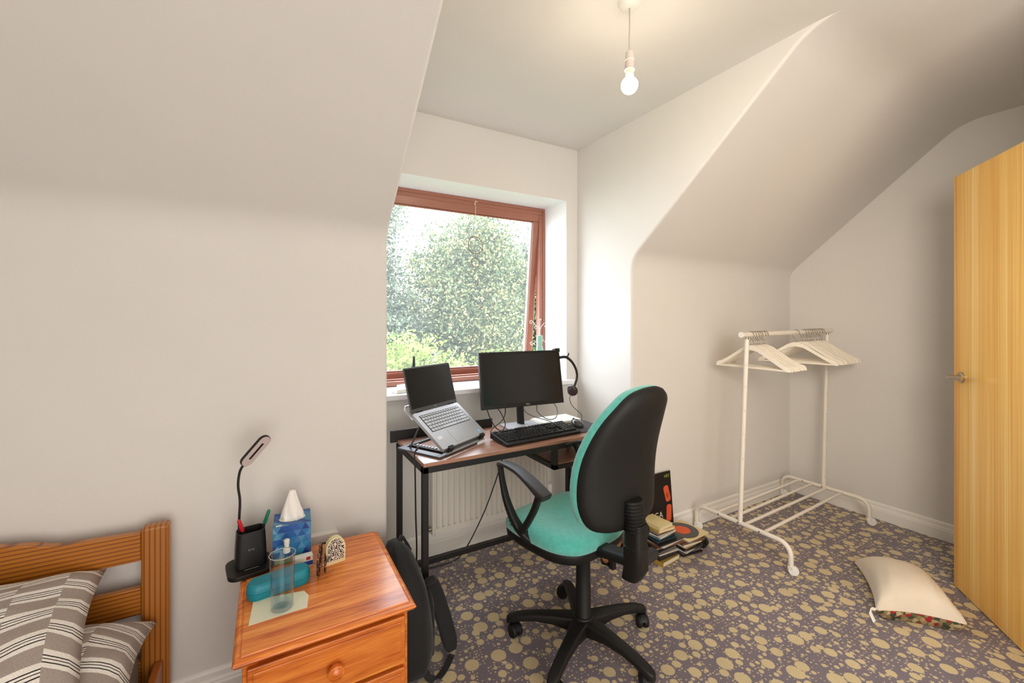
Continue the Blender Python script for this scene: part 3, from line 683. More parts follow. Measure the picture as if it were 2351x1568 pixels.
# ------------------------------------------------------------------ desk keyboard, mouse, mat, papers, cables
KM = T(0.945, 1.69, DZ + .008) @ R(0.055, 'Z') @ R(0.12, 'X')
kb = thing('keyboard', 'black full-size computer keyboard at the front edge of the desk', 'keyboard', (0.945, 1.69, DZ))
KW, KD = .445, .155
bs = MB(); bs.add([(0, 0, -.007), (KW, 0, -.007), (KW, KD, -.020), (0, KD, -.020), (0, 0, .006), (KW, 0, .006), (KW, KD, .010), (0, KD, .010)],
                  [(3, 2, 1, 0), (4, 5, 6, 7), (0, 1, 5, 4), (1, 2, 6, 5), (2, 3, 7, 6), (3, 0, 4, 7)])
loc2(bs, 'base', M['black_plastic'], kb, KM, bev=.003)
ks = MB(); u = .0187
blocks = [[(0, [1]), (2, [1] * 4), (6.5, [1] * 4), (11, [1] * 4), (15.25, [1] * 3)],
          [(0, [1] * 13 + [2]), (15.25, [1] * 3), (18.5, [1] * 4)],
          [(0, [1.5] + [1] * 12 + [1.5]), (15.25, [1] * 3), (18.5, [1] * 4)],
          [(0, [1.75] + [1] * 11 + [2.25]), (18.5, [1] * 3 + [1])],
          [(0, [1.25] + [1] * 11 + [2.75]), (16.25, [1]), (18.5, [1] * 4)],
          [(0, [1.25, 1.25, 1.25, 6.25, 1.25, 1.25, 1.25, 1.25]), (15.25, [1] * 3), (18.5, [2, 1, 1])]]
for r, row in enumerate(blocks):
    yy = .128 - r * .0205 - (0.004 if r else 0) + (.0 if r else .004)
    for x0, ww_ in row:
        xx = .012 + x0 * u
        for q in ww_:
            ks.box(xx + .0014, xx + q * u - .0014, yy + .0012, yy + .0175, .005, .014); xx += q * u
tag(loc2(ks, 'keys', M['key_black'], kb, KM, bev=.0012, bseg=1), kind='stuff')
tag(MB().prism(rrect(.21, .2, .012, 4), DZ + .0003, DZ + .004, T(1.47, 1.82, 0)).build('mouse_mat', mat('dark_grey_mat', rgb(70, 72, 76), .6), loc=(1.47, 1.82, DZ)), 'dark grey mouse mat on the right end of the desk', 'mouse mat')
ms_ = thing('mouse', 'black and grey computer mouse beside the keyboard', 'mouse', (1.455, 1.835, DZ + .004), radians(-10))
pr = []
for z, s_ in ((0, .95), (.008, 1.0), (.018, .96), (.027, .82), (.034, .55), (.037, .2)):
    pr.append([Vector((.030 * s_ * cos(a) * (1 - .12 * sin(a)), .054 * s_ * sin(a) - .003 * z / .03, z)) for a in [2 * pi * i / 24 for i in range(24)]])
MB().rings(pr).build('shell', mat('mouse_grey', rgb(62, 60, 62), .25, coat=.6), ms_, smooth=True)
MB().lathe([(.008, -.004), (.009, 0), (.008, .004)], (0, .032, .028), 14, R(pi / 2, 'Y')).build('scroll_wheel', M['dark_plastic'], ms_, smooth='auto')
pp = MB()
for i in range(6): pp.prism([(-.12, -.07), (.12, -.075), (.125, .07), (-.118, .075)], DZ + i * .0028, DZ + i * .0028 + .0024, T(1.42 + .004 * (i % 3), 1.985 + .003 * (i % 2), 0) @ R(radians(-6 + i * 1.5), 'Z'))
tag(pp.build('paper_pile', M['paper'], loc=(1.42, 1.985, DZ)), 'untidy pile of white papers behind the keyboard, right of the monitor foot', 'papers', kind='thing')
# cables behind the monitor: each a cable of its own
def cable(name, pts, r, m, label, group=None, sm=6):
    return tag(MB().tube(spline(pts, sm), r, 6).build(name, m, loc=pts[0], smooth=True), label, 'cable', group)
cable('cable', [(1.02, 2.05, .83), (1.03, 2.03, .78), (1.04, 1.98, .735), (1.06, 1.95, .725), (1.09, 1.97, .75), (1.09, 2.02, .80), (1.07, 2.05, .84)], .0028, M['cable'], 'looped black cable hanging below the left half of the monitor')
cable('cable', [(1.12, 2.04, .85), (1.13, 2.04, .80), (1.10, 2.02, .76), (1.02, 1.99, .727), (.99, 1.94, .724)], .0028, M['cable'], 'black cable running down left of the monitor neck to the desktop')
cable('cable', [(1.35, 2.06, .84), (1.33, 2.03, .78), (1.36, 1.97, .745), (1.41, 1.96, .752), (1.44, 2.0, .80), (1.42, 2.05, .84)], .0025, M['cable_grey'], 'grey cable loop hanging over the papers below the right of the monitor')
cable('cable', [(1.26, 2.04, .85), (1.24, 2.03, .80), (1.28, 2.0, .765), (1.34, 1.94, .745), (1.38, 1.90, .724)], .0022, M['cable_grey'], 'thin grey cable from the monitor neck to the mouse mat')
cable('cable', [(1.18, 1.93, .731), (1.22, 1.90, .728), (1.28, 1.90, .726), (1.34, 1.89, .7245), (1.40, 1.895, .7265)], .002, M['cable_grey'], 'thin cable lying between the monitor foot and the keyboard')
cable('cable', [(.86, 1.93, .80), (.885, 1.97, .82), (.90, 2.0, .79), (.90, 2.02, .74), (.88, 2.03, .7225)], .0025, M['cable'], 'black cable plugged into the right side of the laptop')
cable('cable', [(.565, 1.81, .735), (.56, 1.77, .76), (.535, 1.74, .745), (.53, 1.72, .69), (.533, 1.72, .5), (.54, 1.73, .35), (.545, 1.76, .2), (.55, 1.79, .05), (.58, 1.83, .006)], .0035, M['cable'], 'black cable draped over the left end of the desk down to the floor')
cable('cable', [(1.175, 2.03, .69), (1.17, 2.10, .62), (1.14, 2.12, .47), (1.06, 2.12, .28), (.99, 2.12, .155), (.93, 2.12, .07), (.88, 2.13, .02), (.80, 2.145, .006), (.70, 2.15, .006), (.60, 2.12, .006)], .0035, M['cable'], 'long black cable hanging in front of the radiator to the carpet')

# ------------------------------------------------------------------ office chair
ch = thing('office_chair', 'green upholstered office swivel chair with black base and back shell', 'office chair', (1.10, 1.345, 0), radians(11))
def outline(pts):  # right half from bottom centre up to top centre -> closed loop, smoothed
    full_ = [Vector((x, y, 0)) for x, y in pts] + [Vector((-x, y, 0)) for x, y in reversed(pts[1:-1])]
    n = len(full_); out = []
    for i in range(n):
        p0, p1, p2, p3 = full_[i - 1], full_[i], full_[(i + 1) % n], full_[(i + 2) % n]
        for k in range(4):
            t = k / 4; out.append(0.5 * ((2 * p1) + (-p0 + p2) * t + (2 * p0 - 5 * p1 + 4 * p2 - p3) * t * t + (-p0 + 3 * p1 - 3 * p2 + p3) * t ** 3))
    return out
seat_o = outline([(0, -.190), (.09, -.188), (.155, -.165), (.200, -.10), (.212, 0), (.210, .10), (.182, .175), (.10, .206), (0, .212)])
def pad(name, ol, prof, fn, m, c=(0, 0), mat_=None):
    rg = []
    for s_, d in prof: rg.append([fn((p.x - c[0]) * s_ + c[0], (p.y - c[1]) * s_ + c[1], d) for p in ol])
    return MB().rings(rg).build(name, m, ch, smooth=True)
SC_ = Vector((0.0, 0.085, .014))
def fseat(x, y, d):
    return Vector((x + SC_.x, y + SC_.y, SC_.z + d + .012 * (x / .23) ** 2 - (.03 * ((y - .12) / .12) ** 2 if y > .12 else 0)))
pad('seat', seat_o, [(.97, .418), (1.0, .422), (1.012, .436), (1.005, .452), (.96, .470), (.87, .481), (.65, .484), (.3, .480), (.01, .478)], fseat, M['green'])
pad('seat_pan', seat_o, [(.01, .372), (.55, .372), (.80, .374), (.93, .380), (.985, .392), (1.0, .412), (.995, .424), (.5, .424)], fseat, M['dark_plastic'])
back_o = outline([(0, 0), (.12, .003), (.185, .026), (.215, .085), (.222, .17), (.214, .27), (.188, .37), (.152, .44), (.105, .488), (.05, .506), (0, .510)])
BR = radians(9)
def fback(x, h, d):   # d along facing (+y); back curved and reclined; h up
    yy = -.225 + d + .055 * (x / .21) ** 2 - h * sin(BR) * 0.9 + .03 * sin(pi * min(1, h / .45))
    return Vector((x, yy, .562 + h * cos(BR)))
pad('backrest', back_o, [(.02, .0), (.5, .0), (.85, .0), (.985, .0), (1.0, .004), (1.012, .018), (1.0, .034), (.95, .048), (.85, .055), (.6, .058), (.3, .056), (.01, .054)], fback, M['green'], (0, .25))
pad('back_shell', back_o, [(.01, -.032), (.3, -.032), (.5, -.032), (.7, -.031), (.85, -.028), (.95, -.024), (.992, -.012), (1.004, .0), (.995, .006), (.90, .004)], fback, M['dark_plastic'], (0, .25))
# bracket behind the back
bl = MB(); prof = []
for i in range(9):
    z = .565 + i * .0115; prof += [(.036 - .0006 * i, z), (.028, z + .006)]
bl.lathe(prof, (0, -.262, 0), 20); 
bl.v = [(v[0] * 1.35 - .036, v[1] * 1.0 + (v[2] - .56) * .08, v[2] + .008) for v in bl.v]
bl.build('bellows', M['dark_plastic'], ch, smooth='auto')
hz = MB(); rr_ = rrect(.074, .072, .02, 4)
for z, s_, dy in ((.375, .6, .0), (.385, .8, 0), (.43, 1.0, 0), (.455, 1.02, 0), (.50, .98, 0), (.57, .93, 0)):
    pass
rg = [[Vector((x * s_ * .94 - .032, y * s_ - .262 + dy, z + .022)) for x, y in rr_] for z, s_, dy in ((.362, .55, .03), (.372, .85, .015), (.41, 1.02, 0), (.49, 1.02, 0), (.493, .94, 0), (.57, .92, 0))]
hz.rings(rg).build('bracket_housing', M['black_plastic'], ch, smooth='auto', bev=.002)
ba = MB(); ba.rings([[Vector((x * s_ * .9 - .032 * min(1, max(0, (.0 - y0) / .2)), y0, z0 + .02 + z * s_)) for x, z in rrect(.07, .036, .012, 3)] for y0, z0, s_ in ((-.235, .435, 1.0), (-.15, .420, 1.0), (-.06, .398, 1.1), (.05, .390, 1.1))])
ba.build('mechanism_arm', M['dark_plastic'], ch, smooth='auto')
MB().lathe([(.006, 0), (.024, .002), (.026, .012), (.022, .02), (.002, .022)], (0, 0, 0), 18, T(.002, -.262, .557) @ R(pi / 2, 'Y')).build('knob', M['dark_plastic'], ch, smooth='auto')
MB().rings([[Vector((x0, -.275 + y, z0 + z)) for y, z in rrect(.036, .034, .009, 3)] for x0, z0 in ((-.01, .455), (.03, .455), (.064, .458))]).build('tilt_lever', M['arm_plastic'], ch, smooth='auto', bev=.001)
MB().tube([(-.0, .02, .385), (.12, .05, .382), (.15, .05, .379)], .006, 8).build('height_lever', M['dark_plastic'], ch, smooth=True)
MB().lathe([(.030, .09), (.034, .095), (.034, .105), (.0305, .11), (.0305, .24), (.0285, .245), (.0285, .37), (.035, .380), (.05, .395)], (0, 0, 0), 24).build('gas_column', M['dark_plastic'], ch, smooth='auto')
# five-star base
A0 = radians(66 - 11)
RL = 0.30
for k in range(5):
    a = A0 + k * 2 * pi / 5
    Mk = R(a, 'Z'); rg = []
    for x, w2, zt, h in ((.02, .036, .118, .06), (.06, .032, .116, .050), (.12, .027, .112, .036), (.19, .024, .104, .028), (.25, .023, .093, .026), (.285, .022, .083, .028), (.305, .017, .076, .030), (.312, .010, .072, .026)):
        rg.append([Mk @ Vector((x, y, zt - h / 2 + z)) for y, z in rrect(w2 * 2 * .95, h, min(.008, w2 * .6), 3)])
    leg = MB().rings(rg).build('base_leg', M['black_plastic'], ch, smooth='auto')
    ca = random.uniform(0, 2 * pi) if k not in (1, 2) else (a + 2.4)
    cx, cy = (Mk @ Vector((RL - .012, 0, 0))).xy
    off = Vector((cos(ca), sin(ca), 0)) * .018; side = Vector((-sin(ca), cos(ca), 0))
    stem_ = MB().tube([(cx, cy, .062), (cx, cy, .04)], .011, 10)
    hood = []
    cc = Vector((cx, cy, .027)) + off
    for q in (-.010, .010):
        stem_.add([], [])
    # hood arch
    for i in range(9):
        t = radians(20 + i * 20); hood.append([cc + (off.normalized() * cos(t) + Vector((0, 0, 1)) * sin(t)) * .029 * f_ + side * s_ for f_, s_ in ((1, -.012), (1, .012), (.8, .012), (.8, -.012))])
    stem_.rings(hood)
    stem_.build('caster_hood', M['black_plastic'], leg, smooth='auto')
    wh = MB(); Wm = T(*cc) @ Vector(side).to_track_quat('Z', 'Y').to_matrix().to_4x4()
    for z_ in (.013, -.013): wh.lathe([(.012, -.010), (.023, -.009), (.026, -.004), (.026, .004), (.023, .009), (.012, .010)], (0, 0, 0), 20, Wm @ T(0, 0, z_))
    wh.build('caster_wheels', M['dark_plastic'], leg, smooth='auto')
MB().lathe([(.036, .055), (.040, .06), (.044, .085), (.044, .112), (.036, .122), (.030, .123)], (0, 0, 0), 24).build('base_hub', M['black_plastic'], ch, smooth='auto')
def band(rows, n=4):   # swept rounded rectangle: rows = (point, width_dir_scale, half width, half thick)
    P = spline([r[0] for r in rows], n); N = len(P); rg = []
    for i, p in enumerate(P):
        t = (P[min(i + 1, N - 1)] - P[max(i - 1, 0)]).normalized()
        f_ = i / n; j = min(int(f_), len(rows) - 2); q = f_ - j
        hw = rows[j][1] * (1 - q) + rows[j + 1][1] * q; ht = rows[j][2] * (1 - q) + rows[j + 1][2] * q
        sd = Vector((1, 0, 0)) - t * t.x; sd.normalize(); up = sd.cross(t)
        rg.append([p + sd * a * 1.0 + up * b2 for a, b2 in rrect(2 * hw, 2 * ht, min(hw, ht) * .7, 3)])
    return rg
for s_ in (-1, 1):
    arm = MB().rings(band([((s_ * .205, .275, .694), .014, .005), ((s_ * .215, .255, .708), .018, .006), ((s_ * .238, .20, .725), .021, .007), ((s_ * .258, .10, .729), .023, .008), ((s_ * .273, .02, .716), .026, .009), ((s_ * .279, -.04, .696), .028, .012), ((s_ * .279, -.07, .684), .025, .012)])).build('armrest', M['arm_plastic'], ch, smooth='auto')
    st_ = MB().rings(band([((s_ * .228, .245, .714), .011, .009), ((s_ * .240, .215, .65), .012, .010), ((s_ * .246, .175, .575), .015, .012), ((s_ * .235, .125, .50), .018, .014), ((s_ * .19, .09, .445), .02, .014), ((s_ * .12, .08, .418), .02, .010)]))
    st_.rings(band([((s_ * .276, -.035, .69), .013, .011), ((s_ * .268, .0, .62), .013, .011), ((s_ * .255, .05, .55), .013, .011), ((s_ * .240, .098, .495), .015, .012)]))
    st_.build('arm_support', M['black_plastic'], arm, smooth='auto')
    rb = MB()
    for i in range(5): rb.box(s_ * .256 - .006, s_ * .256 + .006, .136 + i * .008, .140 + i * .008, .508 + i * .012, .522 + i * .012)
    rb.build('grip_ribs', M['arm_plastic'], arm)

# ------------------------------------------------------------------ nightstand
NX0, NX1, NY0, NY1, NZ = -.069, .370, 1.185, 1.665, .50
ns = thing('nightstand', 'orange pine bedside cabinet with round wooden knobs', 'nightstand', (NX0, NY0, 0))
def nbox(nm, m, *a, bev=.002): return MB().box(*a).build(nm, m, ns, world=True, bev=bev)
tp = MB()
rg = []
cx, cy = (NX0 + NX1) / 2, (NY0 + NY1) / 2; w_, d_ = NX1 - NX0, NY1 - NY0
for z, ins in ((NZ - .026, .018), (NZ - .020, .006), (NZ - .012, .0), (NZ - .006, .003), (NZ - .002, .012), (NZ - .0035, .014), (NZ - .0035, .016), (NZ, .018)):
    rg.append([Vector((x, y, z)) for x, y in ((NX0 + ins, NY0 + ins), (NX1 - ins, NY0 + ins), (NX1 - ins, NY1), (NX0 + ins, NY1))])
tp.rings(rg).build('top', M['night'], ns, world=True, bev=.001, bseg=1)
body = MB(); body.box(NX0 + .024, NX1 - .024, NY0 + .030, NY1 - .004, .0, NZ - .026)
body.build('carcass', M['night_f'], ns, world=True, bev=.002)
for x in (NX0 + .020, NX1 - .052): nbox('stile', M['pine_v'] if False else M['night_f'], x, x + .032, NY0 + .022, NY0 + .032, 0, NZ - .026)
for z0_, z1_ in ((.335, .468), (.185, .325), (.04, .175)):
    dr = nbox('drawer', M['night_f'], NX0 + .030, NX1 - .030, NY0 + .008, NY0 + .045, z0_, z1_, bev=.004)
    MB().box(NX0 + .042, NX1 - .042, NY0 + .005, NY0 + .010, z0_ + .012, z1_ - .012).build('fielded_panel', M['night_f'], dr, world=True, bev=.003)
    zc = z0_ + (z1_ - z0_) * .5
    MB().lathe([(.010, 0), (.009, .008), (.016, .012), (.020, .020), (.019, .028), (.012, .034), (.002, .036)], (0, 0, 0), 20, T(cx + .005, NY0 + .006, zc) @ R(pi / 2, 'X')).build('knob', M['night'], dr, world=True, smooth='auto')

# things on the nightstand
nl = thing('desk_lamp', 'black gooseneck desk lamp with pen holder base and oval ring head', 'lamp', (-.045, 1.615, NZ), radians(8))
MB().prism(rrect(.125, .13, .03, 6), 0, .014).build('base', M['black_plastic'], nl, bev=.003)
hol = MB(); o_ = [rrect(.082 * s_, .058 * s_, .016, 4, .002, .008) for s_ in (1.0, .96, .90)]
rg = [[Vector((x, y, z)) for x, y in rrect(a, b_, .016, 4, .004, .008)] for a, b_, z in ((.088, .066, .014), (.084, .062, .07), (.078, .058, .122), (.072, .052, .123), (.072, .052, .075))]
hol.rings(rg).build('pen_cup', M['black_plastic'], nl, smooth='auto', bev=.001)
lg = MB()
lg.add([(-.008, -.0262, .066), (.0, -.0262, .069), (.0, -.0262, .071), (-.008, -.0262, .074)], [(0, 1, 2, 3)]); lg.add([(.008, -.0262, .066), (.0, -.0262, .069), (.0, -.0262, .071), (.008, -.0262, .074)], [(3, 2, 1, 0)])
lg.v = [(v[0] + .002, v[1] + .0012, v[2]) for v in lg.v]; lg.build('charging_symbol', mat('grey_print', rgb(95, 92, 90), .5), nl)
MB().box(-.018, .022, -.034, -.033, .0145, .0155).build('light_strip', mat('grey_strip', rgb(150, 140, 130), .5), nl)
MB().tube(spline([(-.028, .012, .08), (-.027, .012, .16), (-.025, .012, .22), (-.030, .012, .27), (-.025, .010, .315), (-.012, .006, .338)], 6), .0038, 10).build('gooseneck', M['black_plastic'], nl, smooth=True)
p0, p1 = Vector((-.016, .005, .335)), Vector((.050, -.005, .415))
ax = (p1 - p0).normalized(); nn = Vector((.30, -.80, -.35)); nn = (nn - ax * nn.dot(ax)).normalized(); sd = ax.cross(nn)
HMx = Matrix(((sd.x, ax.x, nn.x, 0), (sd.y, ax.y, nn.y, 0), (sd.z, ax.z, nn.z, 0), (0, 0, 0, 1))); HMx = T(*((p0 + p1) / 2)) @ HMx
hl = MB().prism(rrect(.042, .112, .0205, 7), -.005, .004, HMx); head = hl.build('lamp_head', M['black_plastic'], nl, bev=.001)
ou, inn = rrect(.038, .108, .0185, 7), rrect(.009, .060, .003, 7)
dm = MB(); dm.rings([[HMx @ Vector((x, y, z)) for x, y in q] for q, z in ((ou, .004), (ou, .0055), (inn, .0055), (inn, .004))], cap=False); dm.build('diffuser', mat('grey_white_diffuser', rgb(196, 182, 180), .5), head)
def pen(nm, m, p, q, label, capm, body):
    t_ = thing(nm, label, 'pen', p)
    p, q = Vector(p), Vector(q); mid = p.lerp(q, .55)
    MB().tube([p, mid], .0042, 10).build('barrel', body, t_, world=True, smooth='auto')
    MB().tube([mid, mid.lerp(q, .1), q.lerp(mid, .1), q], [.0045, .0058, .0055, .0035], 10).build('pen_cap', capm, t_, world=True, smooth='auto')
    return t_
pen('pen', None, (-.050, 1.615, .578), (-.074, 1.60, .668), 'red capped pen in the black lamp cup', M['red'], M['dark_plastic'])
pen('pen', None, (-.020, 1.63, .578), (.010, 1.625, .672), 'dark pen with a green cap in the lamp cup', M['pen_green'], M['dark_plastic'])

tb = thing('tissue_box', 'blue triangle-patterned tissue box with a white tissue pulled up', 'tissue box', (.020, 1.588, NZ), radians(-3))
MB().box(0, .112, 0, .112, 0, .124).build('box', M['tribox'], tb, bev=.001)
MB().box(.004, .107, -.0006, .0, 0.002, .022).build('green_band', mat('sage_print', rgb(150, 175, 130), .5), tb)
MB().box(.008, .026, .004, .012, .1238, .1246).build('label', M['paper'], tb)
ti = []
for z, rx, ry, cxx in ((.119, .036, .026, .056), (.135, .034, .020, .055), (.160, .026, .014, .054), (.185, .018, .009, .054), (.205, .012, .006, .055), (.218, .008, .004, .056)):
    ti.append([Vector((cxx + rx * cos(a) * (1 + .12 * sin(3 * a)), .056 + ry * sin(a) * (1 + .3 * sin(5 * a + z * 60)), z + .004 * sin(4 * a))) for a in [2 * pi * i / 32 for i in range(32)]])
MB().rings(ti).build('tissue', M['tissue'], tb, smooth=True)
MB().prism([(.056 + .04 * cos(a), .056 + .028 * sin(a)) for a in [2 * pi * i / 24 for i in range(24)]], .1238, .1244).build('slot', M['tissue'], tb)

gl = thing('drinking_glass', 'tall clear glass of water on a paper note', 'glass', (.040, 1.350, NZ + .0012))
gp = [(.001, 0), (.0265, 0), (.028, .003), (.0325, .146), (.0335, .148), (.0315, .148), (.0265, .012), (.001, .010)]
MB().lathe(gp, n=32, cap=False).build('tumbler', M['clear'], gl, smooth='auto')
MB().lathe([(.001, .0105), (.0262, .0125), (.0302, .100), (.0302, .101), (.001, .101)], n=32, cap=False).build('water', M['water'], gl, smooth='auto')
ri = MB().tube([(.0327 * cos(a), .0327 * sin(a), .148) for a in [2 * pi * i / 32 for i in range(32)]], .0012, 6, closed=True); ri.build('rim', mat('rim_highlight', rgb(205, 212, 215), .1, trans=.5), gl, smooth=True)  # pale ring stands in for the bright highlight along the glass edge
MB().lathe([(.001, .0002), (.026, .0002), (.0278, .003), (.027, .010), (.02, .006), (.001, .006)], n=32, cap=False).build('foot', glass('thick_glass', (.93, .95, .96, 1)), gl, smooth='auto')
tag(MB().prism([(-.039, 1.312), (.100, 1.316), (.108, 1.372), (.098, 1.400), (-.030, 1.425)], NZ + .0003, NZ + .0011).build('paper_note', M['note'], loc=(0, 1.36, NZ)), 'pale paper note lying under the glass of water', 'paper')
gc = thing('glasses_case', 'teal hard glasses case behind the glass of water', 'glasses case', (.035, 1.450, NZ), radians(9))
for nm, z0_, z1_, s0, s1 in (('case_base', 0.001, .020, .90, 1.0), ('case_lid', .0208, .044, 1.0, .72)):
    rg = []
    for i in range(6):
        t = i / 5; z = z0_ + (z1_ - z0_) * t; k = t if nm == 'case_base' else 1 - sqrt(max(0, 1 - t * t))
        s_ = (s0 + (s1 - s0) * sqrt(t)) if nm == 'case_base' else (s0 + (s1 - s0) * (1 - sqrt(1 - t * t * .98)))
        rg.append([Vector((x, y, z)) for x, y in rrect(.168 * (1 - (1 - s_) * .35), .062 * s_, .028 * s_, 6)])
    MB().rings(rg).build(nm, M['teal'], gc, smooth='auto')
sp_ = thing('spray_bottle', 'small clear spray bottle with a white nozzle, behind the water glass', 'bottle', (.058, 1.535, NZ))
MB().lathe([(.001, 0), (.015, 0), (.0165, .004), (.0165, .052), (.013, .060), (.009, .064)], n=20, cap=False).build('bottle_body', M['water'], sp_, smooth='auto')
MB().lathe([(.010, .062), (.0105, .074), (.007, .076), (.0065, .086), (.008, .087), (.0085, .100), (.006, .103)], n=18).build('nozzle', mat('white_nozzle', rgb(225, 220, 212), .4), sp_, smooth='auto')
mbx = thing('medicine_box', 'small white and blue medicine packet in front of the tissue box', 'box', (.105, 1.545, NZ), radians(4))
MB().box(-.028, .028, -.012, .012, 0, .034).build('carton', M['paper'], mbx, bev=.0008)
MB().box(-.0275, .0275, -.0126, -.0119, .003, .017).build('blue_band', mat('packet_blue', rgb(30, 70, 160), .5), mbx)
MB().box(.008, .020, -.0126, -.0119, .021, .031).build('red_patch', mat('packet_red', rgb(190, 50, 40), .5), mbx)
sg = thing('sunglasses', 'tortoiseshell sunglasses standing on edge beside the tissue box', 'sunglasses', (.150, 1.50, NZ), radians(-100))
for s_ in (-1, 1):
    ringp = [(s_ * .034 + .026 * cos(a), .0, .026 + .023 * sin(a)) for a in [2 * pi * i / 28 for i in range(28)]]
    MB().tube(ringp, .0032, 8, closed=True).build('rim', M['tortoise'], sg, smooth=True)
    MB().prism([(s_ * .034 + .024 * cos(a), .026 + .021 * sin(a)) for a in [2 * pi * i / 24 for i in range(24)]], -.001, .001, R(pi / 2, 'X')).build('lens', mat('dark_lens', rgb(46, 34, 30), .08), sg)
    MB().tube(spline([(s_ * .062, 0, .036), (s_ * .060, .012, .036), (s_ * .02, .018 + .004 * s_, .030), (-s_ * .045, .020 + .004 * s_, .012)], 5), .0028, 8).build('temple', M['tortoise'], sg, smooth=True)
MB().tube([(-.010, 0, .034), (0, -.002, .037), (.010, 0, .034)], .0026, 8).build('bridge', M['tortoise'], sg, smooth=True)
sg.scale = (1.15, 1.2, 1.25)
td = thing('trinket_tin', 'arch-shaped tin with a zebra pattern and cream edge, right of the sunglasses', 'tin', (.198, 1.515, NZ), radians(8))
arch = [(-.030, 0), (.030, 0), (.031, .05)] + [(.030 * cos(a), .052 + .034 * sin(a)) for a in [radians(15 * i) for i in range(1, 12)]] + [(-.031, .05)]
MB().prism(arch, -.011, .011, R(pi / 2, 'X')).build('body', mat('cream_enamel', rgb(220, 208, 160), .4), td, bev=.002)
MB().prism([(x * .82, .014 + z * .80) for x, z in arch], .011, .0135, R(pi / 2, 'X')).build('face', M['zebra'], td)

# socket
so = thing('wall_socket', 'white wall socket just above the bedside cabinet', 'socket', (.178, YK, .455))
MB().box(-.062, .062, -.030, 0, -.04, .034).build('back_box', M['white'], so, bev=.003)
MB().box(-.064, .064, -.036, -.030, -.042, .036).build('face_plate', M['white'], so, bev=.002)

# ------------------------------------------------------------------ bed
bed = thing('bed', 'pine bed frame with slatted headboard against the left wall', 'bed', (-.78, 1.70, 0))
def bb(nm, m, *a, bev=.006): return MB().box(*a).build(nm, m, bed, world=True, bev=bev)
pe = [(-.331, 1.695), (-.262, 1.695), (-.262, 1.740), (-.331, 1.740)]
for x in (-.331, -1.31):
    MB().box(x, x + .070, 1.695, 1.738, 0, .662).build('post', M['pine_v'], bed, world=True, bev=.010, bseg=3)
top = [(-1.24, .560), (-.331, .560), (-.331, .645), (-.50, .652), (-.533, .657), (-.555, .666), (-.58, .672), (-.66, .685), (-.78, .692), (-.90, .685), (-1.0, .672), (-1.03, .664), (-1.06, .655), (-1.24, .645)]
mb = MB(); n = len(top); mb.v = [(x, 1.703, z) for x, z in top] + [(x, 1.730, z) for x, z in top]; mb.f = [tuple(range(n)), tuple(range(n, 2 * n))] + [(i, (i + 1) % n, n + (i + 1) % n, n + i) for i in range(n)]
mb.build('top_rail', M['pine'], bed, world=True, bev=.004)
bb('lower_rail', M['pine'], -1.24, -.331, 1.705, 1.728, .395, .478, bev=.004)
bb('bottom_rail', M['pine'], -1.24, -.331, 1.705, 1.728, .14, .25, bev=.004)
bb('side_rail', M['pine_y'], -.300, -.275, -.25, 1.695, .13, .245)
bb('side_rail', M['pine_y'], -1.30, -1.275, -.25, 1.695, .13, .245)
for x in (-.331, -1.31): bb('foot_post', M['pine_v'], x, x + .07, -.30, -.25, 0, .40)
bb('foot_rail', M['pine'], -1.24, -.331, -.29, -.265, .20, .36)
mt = thing('mattress', 'grey sheeted mattress lying in the pine bed frame', 'mattress', (-.79, .70, .15))
MB().prism(rrect(.93, 1.92, .05, 5, -.79, .73), .15, .315).build('ticking', mat('grey_sheet', rgb(120, 112, 106), .9, bump=.3, bscale=60), mt, world=True, bev=.03, bseg=3)

def pillow_mesh(name, W_, D_, H_, Mx, m, label, wr=0.012, seed=0, corner=None):
    n1, n2 = 34, 24; rnd = random.Random(seed); ph = [rnd.uniform(0, 6) for _ in range(6)]
    vs, uv, fs = [], [], []
    for side in (1, -1):
        for j in range(n2 + 1):
            for i in range(n1 + 1):
                u_ = -1 + 2 * i / n1; v_ = -1 + 2 * j / n2
                e_ = max(0, (1 - abs(u_) ** 3.2)) ** .55 * max(0, (1 - abs(v_) ** 3.2)) ** .55
                x = u_ * W_ / 2 * (1 - .055 * (1 - v_ * v_) * abs(u_)); y = v_ * D_ / 2 * (1 - .075 * (1 - u_ * u_) * abs(v_))
                z = side * H_ / 2 * e_ * (1 if side > 0 else .7)
                z += wr * e_ * (sin(7 * u_ + 4 * v_ + ph[0]) * .6 + sin(11 * u_ - 6 * v_ + ph[1]) * .35 + sin(17 * v_ + ph[2]) * .2)
                z -= .045 * (abs(u_) * abs(v_)) ** 1.5
                if corner: x, y, z = corner(u_, v_, x, y, z)
                vs.append(tuple(Mx @ Vector((x, y, z)))); uv.append(((u_ + 1) / 2 * W_ / .7 + .1, (v_ + 1) / 2 * D_ / .45))
    N = (n1 + 1) * (n2 + 1)
    for s_ in (0, 1):
        for j in range(n2):
            for i in range(n1):
                a = s_ * N + j * (n1 + 1) + i; q = (a, a + 1, a + n1 + 2, a + n1 + 1); fs.append(q if s_ == 0 else q[::-1])
    mb = MB(); mb.v = vs; mb.f = fs
    loc = tuple(Mx @ Vector((0, 0, -H_ * .3)))
    o = mb.build(name, m, loc=loc, smooth=True, uvs=uv, fix=False)
    import bmesh
    bm = bmesh.new(); bm.from_mesh(o.data); bmesh.ops.remove_doubles(bm, verts=bm.verts, dist=.0004); bm.to_mesh(o.data); bm.free()
    return tag(o, label, 'pillow')
pillow_mesh('pillow', .70, .46, .17, T(-.628, 1.435, .400) @ R(radians(2), 'Z') @ R(radians(5), 'X'), M['stripes'], 'striped pillow lying flat nearer the right bedpost, beneath the other pillow', seed=3)
def c2(u_, v_, x, y, z):
    return x, y, z
